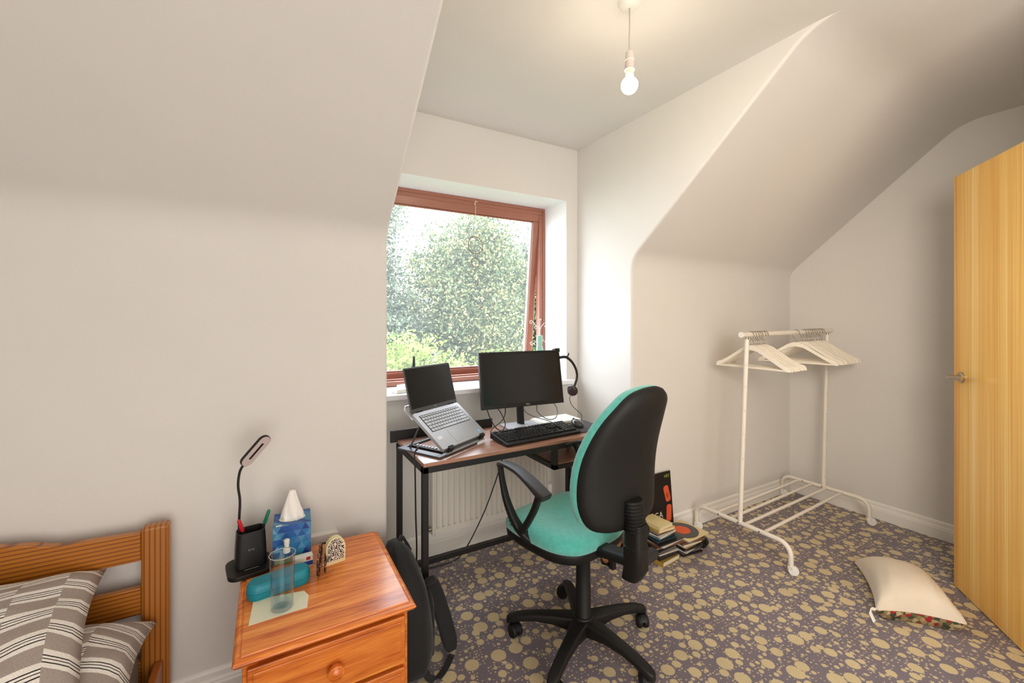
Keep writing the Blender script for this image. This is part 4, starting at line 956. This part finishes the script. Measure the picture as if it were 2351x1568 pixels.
pillow_mesh('pillow', .66, .46, .13, T(-.705, 1.435, .528) @ R(radians(8), 'Z') @ R(radians(18), 'X'), M['stripes'], 'upper striped pillow leaning on the headboard, its pointed corner near the top rail', seed=5)

# ------------------------------------------------------------------ backpack
bp_ = thing('backpack', 'black backpack slumped on the floor between the bedside cabinet and the desk', 'backpack', (.455, 1.62, 0))
rg = []
for z, a, b_, ox, oy in ((0.004, .065, .10, .0, .0), (.02, .078, .125, 0, 0), (.10, .084, .135, 0, 0), (.22, .082, .13, -.002, .0), (.32, .072, .115, -.008, .01), (.39, .055, .09, -.018, .02), (.44, .034, .06, -.03, .03), (.462, .012, .02, -.038, .035)):
    rg.append([Vector((.460 + ox + a * (abs(cos(t)) ** .7) * (1 if cos(t) > 0 else -1) + .006 * sin(3 * t + z * 34) + .003 * sin(9 * t - z * 50), 1.60 + oy + b_ * (abs(sin(t)) ** .7) * (1 if sin(t) > 0 else -1), z)) for t in [2 * pi * i / 32 for i in range(32)]])
MB().rings(rg).build('body', M['backpack'], bp_, world=True, smooth=True, sub=1)
rg = []
for z, s_ in ((.03, .7), (.05, .95), (.14, 1.0), (.22, .9), (.27, .5)):
    rg.append([Vector((.538 + .022 * s_ * cos(t), 1.60 + .075 * s_ * sin(t), z)) for t in [2 * pi * i / 20 for i in range(20)]])
MB().rings(rg).build('pocket', M['backpack'], bp_, world=True, smooth=True)
st1 = band([((.545, 1.585, .300), .018, .012), ((.560, 1.60, .275), .027, .014), ((.582, 1.60, .21), .030, .014), ((.606, 1.585, .12), .031, .014), ((.620, 1.565, .05), .030, .014), ((.624, 1.555, .020), .018, .010)])
MB().rings(st1).build('shoulder_strap', M['backpack'], bp_, world=True, smooth=True)
MB().rings(band([((.620, 1.545, .012), .012, .0015), ((.575, 1.50, .006), .012, .0015), ((.53, 1.475, .005), .012, .0015), ((.498, 1.485, .03), .012, .0015), ((.49, 1.50, .10), .012, .0015)])).build('webbing', M['backpack'], bp_, world=True, smooth=True)
MB().tube(spline([(.44, 1.63, .455), (.455, 1.65, .462), (.475, 1.65, .43), (.49, 1.65, .40)], 5), .006, 8).build('grab_loop', M['backpack'], bp_, world=True, smooth=True)

# ------------------------------------------------------------------ clothes rack
rk = thing('clothes_rack', 'white metal clothes rack on casters in the alcove', 'clothes rack', (2.81, 1.46, 0))
def tb_(nm, pts, r, m=None, par=None, n=12): return MB().tube(pts, r, n).build(nm, m or M['rack'], par or rk, world=True, smooth='auto')
ZB = .155; fd = []
for x, y0, y1 in ((2.315, 1.185, 1.735), (3.305, 1.225, 1.752)):
    pts = [(x, y0, .055), (x, y0, .10)] + [(x, y0 + .06 * (1 - cos(a)), ZB - .06 + .06 * sin(a)) for a in [radians(15 * i) for i in range(0, 7)]] + [(x, y1 - .06 * (1 - cos(a)), ZB - .06 + .06 * sin(a)) for a in [radians(90 - 15 * i) for i in range(0, 7)]] + [(x, y1, .10), (x, y1, .055)]
    ft = tb_('foot_tube', pts, .0125)
    for y in (y0, y1):
        c_ = MB(); c_.tube([(x, y, .06), (x, y, .042)], .010, 10)
        c_.box(x - .010, x + .010, y - .012, y + .012, .030, .046); c_.build('caster_bracket', M['white'], ft, world=True, bev=.002)
        wm_ = T(x + .008, y - .008, .0245) @ R(radians(35), 'Z') @ R(pi / 2, 'Y')
        c_ = MB(); c_.lathe([(.008, -.011), (.022, -.010), (.0245, -.006), (.0245, .006), (.022, .010), (.008, .011)], (0, 0, 0), 20, wm_); c_.build('caster_wheel', M['white'], ft, world=True, smooth='auto')
    sc = MB()
    for y in ((y0 + y1) / 2 - .12, (y0 + y1) / 2, (y0 + y1) / 2 + .12): sc.lathe([(.001, .0), (.004, 0), (.004, .003), (.001, .003)], (0, 0, 0), 8, T(x - .0125, y, ZB + .002) @ R(-pi / 2, 'Y'))
    sc.build('bolts', M['hook'], ft, world=True)
for yl, yr in ((1.60, 1.635), (1.515, 1.55), (1.43, 1.462), (1.325, 1.372)): tb_('shelf_bar', [(2.315, yl, ZB), (3.305, yr, ZB)], .0085)
PL = [((2.315, 1.455, ZB), (2.380, 1.455, 1.185)), ((3.305, 1.482, ZB), (3.352, 1.48, 1.195))]
for (a, b_) in PL:
    a, b_ = Vector(a), Vector(b_)
    ps = tb_('upright', [a, b_], .0125)
    MB().tube([b_, b_ + (b_ - a).normalized() * .02], .007, 10).build('joint', M['hook'], ps, world=True, smooth='auto')
    hl = MB()
    for t in (.07, .35, .48, .61, .74, .86):
        p = a.lerp(b_, t); hl.lathe([(.0005, 0), (.0032, 0), (.0032, .0006), (.0005, .0006)], (0, 0, 0), 8, T(p.x - .009, p.y - .0090, p.z) @ R(radians(135), 'Z') @ R(-pi / 2, 'Y') @ R(pi, 'X'))
    hl.build('adjustment_holes', M['dark_plastic'], ps, world=True)
ra, rb_ = Vector((2.335, 1.458, 1.212)), Vector((3.41, 1.48, 1.222))
tb_('hanging_rail', [ra, rb_], .0145, n=16)
tb_('end_cap', [ra - (rb_ - ra).normalized() * .006, ra], .0165, M['white'], n=16)

# hangers: prototype hangs in the local yz plane, origin at the rail axis
def make_hanger():
    h = thing('clothes_hanger', '', 'hanger')
    up = [(0, -.062), (.020, -.064), (.045, -.075), (.09, -.105), (.14, -.138), (.185, -.162), (.205, -.168), (.214, -.172), (.220, -.184)]
    lo = [(.222, -.196), (.205, -.197), (.18, -.183), (.13, -.153), (.08, -.121), (.04, -.098), (0, -.090)]
    rt = up + lo; poly = rt + [(-x, z) for x, z in reversed(rt[1:-1])]
    mb = MB(); n = len(poly); mb.v = [(-.006, x, z) for x, z in poly] + [(.006, x, z) for x, z in poly]
    mb.f = [(i, (i + 1) % n, n + (i + 1) % n, n + i) for i in range(n)]
    # faces split into quads between upper and lower edge
    nu = len(up); 
    import bmesh
    def side(off, flip):
        seq = list(range(n))
        mb.f.append(tuple(off + i for i in (seq if not flip else seq[::-1])))
    side(0, True); side(n, False)
    mb.build('shoulders', M['hanger'], h, bev=.002, bseg=2)
    MB().tube([(0, -.205, -.192), (0, .205, -.192)], .0052, 8).build('trouser_bar', M['hanger'], h, smooth='auto')
    hp = [(0, 0, -.066), (0, 0, -.045), (0, .004, -.036), (0, .016, -.024), (0, .0205, -.010)] + [(0, .0205 * cos(a), -.004 + .0205 * sin(a)) for a in [radians(15 * i) for i in range(1, 12)]] + [(0, -.021, -.012)]
    MB().tube(hp, .0018, 6).build('hook', M['hook'], h, smooth=True)
    return h
proto = make_hanger()
ords = ['first', 'second', 'third', 'fourth', 'fifth', 'sixth', 'seventh', 'eighth', 'ninth', 'tenth']
lefts = [2.425, 2.453, 2.478, 2.500, 2.520, 2.548, 2.572]
rights = [2.93, 3.02, 3.055, 3.085, 3.11, 3.135, 3.165, 3.20, 3.235, 3.265]
rnd = random.Random(4); first = True
for grp, xs, lab, gname in ((0, lefts, 'nearer bunch, counted from the near upright', 'white hangers bunched at the near end of the rail'), (1, rights, 'farther bunch, counted away from the near upright', 'white hangers bunched at the far end of the rail')):
    for i, x in enumerate(xs):
        o = proto if first else copy_tree(proto); first = False
        t = (x - ra.x) / (rb_.x - ra.x); p = ra.lerp(rb_, t)
        o.location = (p.x, p.y, p.z - .0005); o.rotation_euler = (0, 0, radians(rnd.uniform(-4, 4) + (8 if (grp == 1 and i == 0) else 0)))
        o['label'] = 'white wooden hanger, %s of the %s' % (ords[i], lab); o['group'] = gname

# ------------------------------------------------------------------ cushion on the floor
A_, B_, C_, D_ = Vector((2.712, 1.078, .015)), Vector((2.262, .817, .054)), Vector((2.490, .586, .050)), Vector((2.80, .80, .03))
cu = thing('cushion', 'cream cushion with a floral underside lying on the carpet by the door', 'cushion', (2.58, .84, 0))
def cush(side):
    n = 26; vs, fs = [], []
    for j in range(n + 1):
        for i in range(n + 1):
            s_, t = i / n, j / n       # s along A->B / D->C ; t from A-B edge to D-C edge
            u_, v_ = 2 * s_ - 1, 2 * t - 1
            e_ = max(0, 1 - abs(u_) ** 2.6) ** .5 * max(0, 1 - abs(v_) ** 2.6) ** .5
            pin = .075
            s2 = .5 + (s_ - .5) * (1 - pin * 2 * (1 - v_ * v_) * abs(u_)); t2 = .5 + (t - .5) * (1 - pin * 2 * (1 - u_ * u_) * abs(v_))
            p = A_.lerp(B_, s2).lerp(D_.lerp(C_, s2), t2)
            if side > 0: z = p.z + .115 * e_ + .0035 * sin(34 * t + 5 * s_ + 2 * sin(7 * t)) * e_ ** .5 * max(0, s_ - .35) * 2
            else: z = max(.002, p.z - .13 * e_)
            vs.append((p.x, p.y, z))
    for j in range(n):
        for i in range(n):
            a = j * (n + 1) + i; fs.append((a, a + 1, a + n + 2, a + n + 1) if side < 0 else (a, a + n + 1, a + n + 2, a + 1))
    mb = MB(); mb.v = vs; mb.f = fs; return mb
cush(1).build('top_cover', M['cream_linen'], cu, world=True, smooth=True, fix=False)
cush(-1).build('floral_underside', M['floral'], cu, world=True, smooth=True, fix=False)
MB().rings([[p + Vector((0, 0, z)) + d for d in (Vector((.012, 0, 0)), Vector((0, .002, 0)), Vector((-.012, 0, 0)), Vector((0, -.002, 0)))] for p, z in ((B_, .004), (B_ + Vector((-.022, .006, 0)), .016), (B_ + Vector((-.040, .004, 0)), .004), (B_ + Vector((-.044, -.012, -.02)), -.004))]).build('care_tag', M['paper'], cu, world=True)

# ------------------------------------------------------------------ media stacks by the alcove wall
cols = {'black': rgb(28, 26, 28), 'cream': rgb(222, 204, 150), 'yellow': rgb(206, 172, 70), 'blue': rgb(96, 165, 180), 'navy': rgb(30, 44, 80), 'red': rgb(120, 24, 34), 'white': rgb(215, 208, 196), 'grey': rgb(120, 112, 108), 'brown': rgb(110, 72, 50), 'teal': rgb(24, 62, 72), 'olive': rgb(170, 140, 60)}
cm_ = {k: mat('cover_' + k, v, .35, coat=.3) for k, v in cols.items()}
page = mat('page_edges', rgb(214, 204, 184), .8); jewel = mat('case_plastic', rgb(60, 58, 60), .15, coat=.5)
def media(x, y, z, w2, d2, h, rz, col, kind, label, group):
    t = thing({'book': 'book', 'cd': 'cd_case', 'sleeve': 'record_sleeve'}[kind], label, {'book': 'book', 'cd': 'CD case', 'sleeve': 'record sleeve'}[kind], (x, y, z), radians(rz), group)
    c_ = cm_[col]
    if kind == 'book':
        MB().box(-w2 / 2 + .002, w2 / 2 - .002, -d2 / 2 + .003, d2 / 2 - .003, .0012, h - .0012).build('pages', page, t)
        MB().box(-w2 / 2, w2 / 2, -d2 / 2, d2 / 2, 0, .0012).build('back_cover', c_, t); MB().box(-w2 / 2, w2 / 2, -d2 / 2, d2 / 2, h - .0012, h).build('front_cover', c_, t)
        MB().box(-w2 / 2 - .001, -w2 / 2 + .002, -d2 / 2, d2 / 2, 0, h).build('spine', c_, t)
    elif kind == 'cd':
        MB().box(-w2 / 2, w2 / 2, -d2 / 2, d2 / 2, 0, h * .42).build('tray', jewel, t, bev=.0005, bseg=1)
        MB().box(-w2 / 2, w2 / 2, -d2 / 2, d2 / 2, h * .5, h).build('lid', c_, t, bev=.0005, bseg=1)
        MB().box(-w2 / 2 + .003, w2 / 2 - .003, -d2 / 2 + .003, d2 / 2 - .003, h * .40, h * .52).build('booklet', cm_['white'], t)
    else:
        MB().box(-w2 / 2, w2 / 2, -d2 / 2, d2 / 2, 0, h).build('card', c_, t)
    return t
g1 = 'stack of books and cases nearest the chair'; z = 0.0015
st1_ = [('olive', 'book', .024, .148, .15, 'thick olive-edged book at the very bottom of the stack by the chair'),
        ('black', 'cd', .011, .142, .125, 'black case resting on the thick olive-edged book at the stack bottom'),
        ('black', 'cd', .010, .142, .125, 'second black case up from the olive-edged book'),
        ('white', 'cd', .010, .142, .125, 'white-lidded case low in the stack, above two black cases'),
        ('grey', 'cd', .010, .142, .125, 'grey case above the low white-lidded case'),
        ('black', 'cd', .010, .142, .125, 'black case below the dark red one, mid stack'),
        ('white', 'cd', .010, .142, .125, 'white-edged case directly under the dark red case'),
        ('red', 'cd', .012, .142, .125, 'dark red case in the middle of the stack by the chair'),
        ('brown', 'sleeve', .006, .18, .17, 'brown card sleeve sticking out above the dark red case'),
        ('white', 'sleeve', .004, .178, .175, 'off-white card sleeve sticking out of the stack'),
        ('black', 'sleeve', .004, .18, .172, 'black record sleeve under the teal book'),
        ('teal', 'cd', .010, .142, .125, 'dark teal case under the light blue one'),
        ('blue', 'cd', .012, .142, .125, 'light blue case near the top of the stack'),
        ('red', 'cd', .008, .130, .12, 'red-lidded case between the blue case and the magazines'),
        ('white', 'book', .008, .14, .13, 'thin white book two below the yellow paperback'),
        ('grey', 'cd', .010, .142, .125, 'grey-brown case just below the yellow paperback'),
        ('yellow', 'book', .014, .118, .14, 'yellow paperback second from the top of the stack'),
        ('cream', 'book', .014, .11, .135, 'cream paperback on the very top of the stack by the chair')]
rnd = random.Random(11); 
for i, (c_, k, h, w2, d2, lab) in enumerate(st1_):
    media(1.868 + rnd.uniform(-.006, .006) + (0.012 if k == 'sleeve' else 0) - i * .0012, 1.632 + rnd.uniform(-.006, .006), z, w2, d2, h, rnd.uniform(-7, 7) + (4 if i > 12 else 0), c_, k, lab, g1); z += h + .0008
g2 = 'low stack topped by the loose record'; z = 0.0015
st2_ = [('black', 'cd', .010, .142, .125, 'black case at the bottom of the low stack under the record'),
        ('grey', 'cd', .010, .142, .125, 'grey case second from the bottom of the low stack'),
        ('white', 'cd', .011, .142, .125, 'white case third from the bottom of the low stack'),
        ('black', 'cd', .014, .142, .125, 'thick black case midway up the low stack'),
        ('olive', 'cd', .010, .142, .125, 'olive case midway up the low stack'),
        ('white', 'book', .016, .15, .14, 'white book above the olive case in the low stack'),
        ('brown', 'sleeve', .012, .16, .16, 'brown card wallet near the top of the low stack'),
        ('black', 'cd', .010, .142, .125, 'black case just below the top sleeves of the low stack'),
        ('grey', 'sleeve', .005, .185, .185, 'grey sleeve under the cream record sleeve'),
        ('cream', 'sleeve', .004, .185, .185, 'cream record sleeve lying under the loose black record')]
for i, (c_, k, h, w2, d2, lab) in enumerate(st2_):
    media(2.045 + rnd.uniform(-.008, .008), 1.618 + rnd.uniform(-.006, .006), z, w2, d2, h, rnd.uniform(-8, 8) if i < 9 else 3, c_, k, lab, g2); z += h + .0008
rc = thing('vinyl_record', 'black vinyl record with an orange label lying on the low stack', 'record', (2.035, 1.62, z))
MB().lathe([(.004, 0), (.0875, 0), (.0875, .002), (.004, .002)], n=40).build('disc', mat('vinyl', rgb(20, 18, 20), .25, coat=.5), rc, smooth='auto')
MB().lathe([(.004, .002), (.045, .002), (.045, .0026), (.004, .0026)], n=32).build('label', mat('orange_label', rgb(228, 92, 44), .5), rc, smooth='auto')
tg = thing('desk_gadget', 'small glossy black gadget on the carpet beside the low stack', 'gadget', (2.165, 1.60, 0), radians(10))
MB().prism(rrect(.05, .07, .012, 4), 0.001, .055).build('body', mat('gloss_black', rgb(16, 15, 16), .15, coat=.6), tg, bev=.006)
MB().lathe([(.001, 0), (.015, 0), (.016, .006), (.011, .009), (.001, .007)], (0, 0, 0), 18, T(0, -.035, .032) @ R(pi / 2, 'X')).build('dial', M['dark_plastic'], tg, smooth='auto')
al = thing('album_cover', 'tall black album cover with orange shapes leaning on the alcove wall', 'album cover', (2.11, 1.738, .001), 0)
AM = T(2.115, 1.735, .002) @ R(radians(-5), 'X')
sl_ = MB().box(-.385, 0, 0, .006, 0, .388); loc2(sl_, 'card', mat('album_black', rgb(22, 18, 16), .4), al, AM)
orange = mat('album_orange', rgb(212, 84, 48), .5); cream_ = mat('album_cream', rgb(228, 220, 200), .5); lime = mat('album_green', rgb(150, 175, 50), .5)
def shape(nm, cx_, cz, w2, h2, rot, m):
    q = rrect(w2, h2, w2 * .35, 4); mb = MB().prism(q, 0, .0006, T(cx_, -.0008, cz) @ R(radians(rot), 'Y') @ R(pi / 2, 'X')); return loc2(mb, nm, m, al, AM)
shape('orange_shape', -.042, .262, .042, .095, -12, orange); shape('orange_shape', -.036, .150, .042, .095, 8, orange)
shape('orange_panel', -.040, .252, .020, .030, -12, mat('album_orange_pale', rgb(232, 120, 84), .5))
def ctext(s, size, m, x, z):
    return text('lettering', s, size, m, al, wmx(al).inverted() @ AM @ T(x, -.0012, z) @ R(pi / 2, 'X'), .0003, 'RIGHT')
ctext('GA', .050, cream_, -.088, .150); ctext('OUL', .036, cream_, -.088, .112); ctext('HEY', .026, lime, -.010, .362)

# tan shoe half hidden behind the chair
sh = thing('shoe', 'tan leather slip-on shoe on the carpet behind the chair bracket', 'shoe', (1.60, 1.745, 0), radians(30))
rg = []
for x, w2, h in ((-.05, .012, .02), (-.045, .026, .045), (-.02, .034, .062), (.02, .036, .066), (.08, .034, .058), (.14, .032, .05), (.19, .024, .05), (.20, .012, .03)):
    rg.append([Vector((x, w2 * cos(t), .012 + h * .5 + h * .5 * sin(t))) for t in [2 * pi * i / 18 for i in range(18)]])
MB().rings(rg).build('upper', mat('tan_leather', rgb(170, 112, 76), .5), sh, smooth=True)
MB().prism([(-.052, -.02), (-.02, -.036), (.06, -.034), (.19, -.026), (.205, 0), (.19, .026), (.06, .034), (-.02, .036), (-.052, .02)], .001, .012).build('sole', M['dark_plastic'], sh, bev=.002)

# ------------------------------------------------------------------ things at the window
dc = thing('dream_catcher', 'small brown dream catcher with two hoops hanging in the window', 'dream catcher', (1.17, 2.51, 2.055))
MB().tube([(0, 0, 0), (0, 0, -.07), (0, 0, -.20)], .0012, 6).build('string', mat('white_string', rgb(225, 220, 205), .8), dc)
MB().tube(spline([(-.006, 0, -.02), (-.004, -.002, .0), (.004, -.002, .004), (.014, -.002, .0)], 4), .0016, 6).build('knot', mat('cream_string', rgb(225, 215, 190), .8), dc)
def hoop(r, z, nm):
    h = MB().tube([(r * cos(a) * .92, .004 * sin(a), z + r * sin(a)) for a in [2 * pi * i / 32 for i in range(32)]], .0024, 6, closed=True).build(nm, mat('brown_cord', rgb(120, 84, 72), .8), dc, smooth=True)
    wb = MB()
    for i in range(8):
        a = 2 * pi * i / 8; b2 = a + 2 * pi * 3 / 8
        wb.tube([(r * cos(a) * .92, 0, z + r * sin(a)), (r * cos(b2) * .92, 0, z + r * sin(b2))], .0004, 4)
    wb.lathe([(.001, -.003), (.004, 0), (.001, .003)], (0, 0, z), 8)
    wb.build('web', mat('web_thread', rgb(150, 140, 135), .8), h)
hoop(.056, -.280, 'hoop'); hoop(.030, -.390, 'hoop')
MB().tube([(0, 0, -.20), (0, 0, -.225)], .0008, 5).build('link', M['dark_plastic'], dc)
MB().tube([(0, 0, -.336), (0, 0, -.36)], .0010, 5).build('link', M['dark_plastic'], dc)
for x, z0_, z1_ in ((-.052, -.30, -.42), (.050, -.29, -.44), (0, -.42, -.52), (-.03, -.40, -.46)):
    bdm = MB().tube([(x, 0, z0_), (x, 0, z1_)], .0006, 4)
    for i in range(4): bdm.lathe([(.0005, -.004), (.003, 0), (.0005, .004)], (x, 0, z0_ + (z1_ - z0_) * (i + .5) / 4), 8)
    bdm.build('bead_strand', mat('bead_brown', rgb(96, 78, 74), .6), dc)

jw = thing('jewellery_stand', 'white scrolled wire jewellery stand with a mint green dress form on the sill', 'jewellery stand', (1.592, 2.40, OZ0))
wire = mat('white_wire', rgb(232, 228, 224), .4)
rg = [[Vector((a * cos(t), b_ * sin(t), z)) for t in [2 * pi * i / 20 for i in range(20)]] for z, a, b_ in ((.002, .03, .03), (.006, .03, .03), (.010, .004, .004), (.10, .004, .004), (.12, .034, .02), (.18, .030, .018), (.225, .018, .012), (.255, .024, .016), (.285, .022, .014), (.290, .006, .006))]
MB().rings(rg[:4]).build('foot', wire, jw, smooth='auto'); MB().rings(rg[4:]).build('dress', mat('mint_satin', rgb(150, 192, 176), .5), jw, smooth='auto')
MB().tube([(0, 0, .285), (0, 0, .34)], .003, 8).build('neck', wire, jw)
def scroll(pts, c_, r0, a0, a1, turns_dir=1):
    P = spline(pts, 6); k = 16
    for i in range(k + 1):
        t = i / k; a = a0 + (a1 - a0) * t; r = r0 * (1 - .7 * t); P.append(Vector((c_[0] + r * cos(a), 0, c_[1] + r * sin(a))))
    return P
for pts, c_, r0, a0, a1 in (
        ([(0, 0, .33), (-.03, 0, .355), (-.065, 0, .388)], (-.068, .375), .013, pi / 2, pi / 2 + 5),
        ([(0, 0, .32), (.012, 0, .345), (.035, 0, .368)], (.045, .352), .018, pi / 2 + .4, pi / 2 - 5),
        ([(0, 0, .335), (-.022, 0, .345), (-.034, 0, .35)], (-.030, .338), .012, pi / 2 + .3, pi / 2 + 5),
        ([(-.02, 0, .25), (-.05, 0, .235), (-.068, 0, .225)], (-.066, .238), .012, -pi / 2, -pi / 2 - 5),
        ([(.02, 0, .26), (.045, 0, .24), (.062, 0, .222)], (.068, .234), .013, -pi / 2, -pi / 2 + 5),
        ([(0, 0, .34), (.002, 0, .375), (.0, 0, .395)], (.006, .392), .007, pi, pi - 5)):
    MB().tube(scroll(pts, c_, r0, a0, a1), .0016, 6).build('scroll', wire, jw, smooth=True)
wb_ = tag(MB().prism(rrect(.13, .075, .006, 3), 0, .02, R(radians(12), 'Z')).build('white_packet', M['paper'], bev=.003), 'white packet lying on the left end of the window sill', 'packet'); wb_.location = (.66, 2.33, OZ0 - .0015)
wc_ = tag(MB().box(-.05, .05, -.03, .03, 0, .025).build('white_box', M['upvc'], bev=.003), 'small white box on the sill behind the laptop screen', 'box'); wc_.location = (.70, 2.42, OZ0 - .0015); wc_.rotation_euler = (0, 0, .3)

# ------------------------------------------------------------------ outside
import numpy as np
gr = MB().box(-14, 26, 3.2, 22, -3.1, -3.0).build('ground', mat('grass_ground', rgb(90, 105, 62), .95, var=.2, vscale=3)); tag(gr, kind='structure')
def leafmat(name, c):
    m = bpy.data.materials.new(name); m.use_nodes = True; nt = m.node_tree; nt.nodes.clear(); L = nt.links.new
    out = nt.nodes.new('ShaderNodeOutputMaterial'); ge = nt.nodes.new('ShaderNodeNewGeometry')
    r = ramp(nt, c); L(ge.outputs['Random Per Island'], r.inputs[0])
    df = nt.nodes.new('ShaderNodeBsdfDiffuse'); tl = nt.nodes.new('ShaderNodeBsdfTranslucent'); L(r.outputs[0], df.inputs[0]); L(r.outputs[0], tl.inputs[0])
    mx = nt.nodes.new('ShaderNodeMixShader'); mx.inputs[0].default_value = .35; L(df.outputs[0], mx.inputs[1]); L(tl.outputs[0], mx.inputs[2]); L(mx.outputs[0], out.inputs[0])
    return m
LG = leafmat('leaves_green', [(0, rgb(58, 75, 53)), (.4, rgb(93, 107, 77)), (.7, rgb(129, 137, 105)), (.85, rgb(159, 159, 113)), (1, rgb(187, 164, 107))])
LY_ = leafmat('leaves_yellow_green', [(0, rgb(96, 118, 58)), (.5, rgb(129, 148, 80)), (.8, rgb(159, 169, 96)), (1, rgb(187, 175, 100))])
LS = leafmat('leaves_grey_green', [(0, rgb(67, 77, 67)), (.5, rgb(96, 107, 90)), (1, rgb(140, 145, 120))])
bark = mat('pale_bark', rgb(108, 106, 100), .9, var=.15, vscale=12)
def tree(label, x, y, base, H, crowns, n, size, lm, seed, trunk_r=.09, name='tree'):
    rg_ = np.random.default_rng(seed); rd_ = random.Random(seed)
    t = thing(name, label, 'tree', (x, y, base))
    tr = MB(); top_ = Vector((x + rd_.uniform(-.3, .3), y, base + H * .92))
    P = spline([(x, y, base), (x + rd_.uniform(-.1, .1), y, base + H * .3), (x + rd_.uniform(-.2, .2), y, base + H * .6), top_], 4)
    tr.tube(P, [trunk_r * (1 - .8 * i / (len(P) - 1)) for i in range(len(P))], 8); tr.build('trunk', bark, t, world=True, smooth=True)
    br = MB()
    for k in range(16):
        p = P[rd_.randint(len(P) // 3, len(P) - 2)]; c, ra_ = rd_.choice(crowns); a = rd_.uniform(0, 2 * pi); e_ = rd_.uniform(.3, .9)
        q = Vector(c) + Vector((ra_[0] * cos(a) * e_, ra_[1] * sin(a) * e_, ra_[2] * rd_.uniform(-.5, .8)))
        m_ = p.lerp(q, .5) + Vector((0, 0, .2)); br.tube(spline([p, m_, q], 3), [.03 * (1 - .12 * i) for i in range(7)], 5)
    br.build('branches', bark, t, world=True, smooth=True)
    tot = sum(r[0] * r[1] * r[2] for _, r in crowns); V = []
    for c, r in crowns:
        k = int(n * r[0] * r[1] * r[2] / tot)
        # clumps then leaves
        nc = max(20, k // 120); d = rg_.normal(size=(nc, 3)); d /= np.linalg.norm(d, axis=1)[:, None]; d *= (rg_.random(nc) ** .45)[:, None]
        cc = np.array(c) + d * np.array(r); idx = rg_.integers(0, nc, k)
        V.append(cc[idx] + rg_.normal(size=(k, 3)) * np.array([.19, .19, .15]) * max(.6, min(r)) ** .5)
    pts = np.concatenate(V); k = len(pts)
    a = rg_.normal(size=(k, 3)); a /= np.linalg.norm(a, axis=1)[:, None]
    b_ = np.cross(a, rg_.normal(size=(k, 3))); b_ /= np.linalg.norm(b_, axis=1)[:, None]
    s_ = (size * rg_.uniform(.6, 1.2, k))[:, None]
    nrm = np.cross(a, b_) * s_ * .12
    q = np.stack([pts - a * s_, pts + b_ * s_ * .55 + nrm, pts + a * s_, pts - b_ * s_ * .55 + nrm], 1).reshape(-1, 3) - np.array((x, y, base))
    me = bpy.data.meshes.new('foliage'); me.vertices.add(4 * k); me.vertices.foreach_set('co', q.astype(np.float32).ravel())
    me.loops.add(4 * k); me.loops.foreach_set('vertex_index', np.arange(4 * k, dtype=np.int32)); me.polygons.add(k)
    me.polygons.foreach_set('loop_start', np.arange(0, 4 * k, 4, dtype=np.int32)); me.polygons.foreach_set('loop_total', np.full(k, 4, dtype=np.int32))
    me.update(); me.materials.append(lm); o = bpy.data.objects.new('foliage', me); C.objects.link(o); o.parent = t; o['kind'] = 'stuff'
    return t
tree('tall pale-trunked tree filling the middle of the window view', 4.25, 9.8, -3.0, 7.6, [((4.3, 9.8, .9), (1.9, 1.5, 2.6)), ((4.7, 9.8, 2.9), (1.35, 1.1, 1.3)), ((3.5, 9.6, 2.2), (.75, .8, .9))], 72000, .045, LG, 1)
tree('tree at the left edge of the window view reaching the lintel', 1.9, 9.3, -3.0, 7.4, [((1.95, 9.3, 3.0), (.62, .7, 1.5)), ((1.9, 9.3, .8), (1.1, 1.0, 1.8))], 36000, .042, LS, 2, .07)
tree('grey-green tree beyond the right side of the window view', 6.9, 10.6, -3.0, 6.8, [((6.9, 10.6, 1.4), (1.7, 1.5, 2.3))], 28000, .055, LS, 3)
tree('broad dark tree farther back behind the others', 4.2, 14.5, -3.0, 6.0, [((2.6, 14.5, -.5), (3.0, 1.4, 2.7)), ((7.0, 14.5, -.3), (3.8, 1.4, 3.0))], 56000, .07, LG, 4, .12)
tree('yellow-green bush low at the left of the window view', 2.1, 7.2, -3.0, 3.8, [((2.1, 7.2, -.4), (1.2, .9, 1.6))], 18000, .045, LY_, 5, .04, 'bush')
tree('yellow-green bush low at the right of the window view', 4.6, 7.8, -3.0, 3.5, [((4.5, 7.8, -.7), (1.5, .9, 1.5))], 20000, .045, LY_, 6, .04, 'bush')
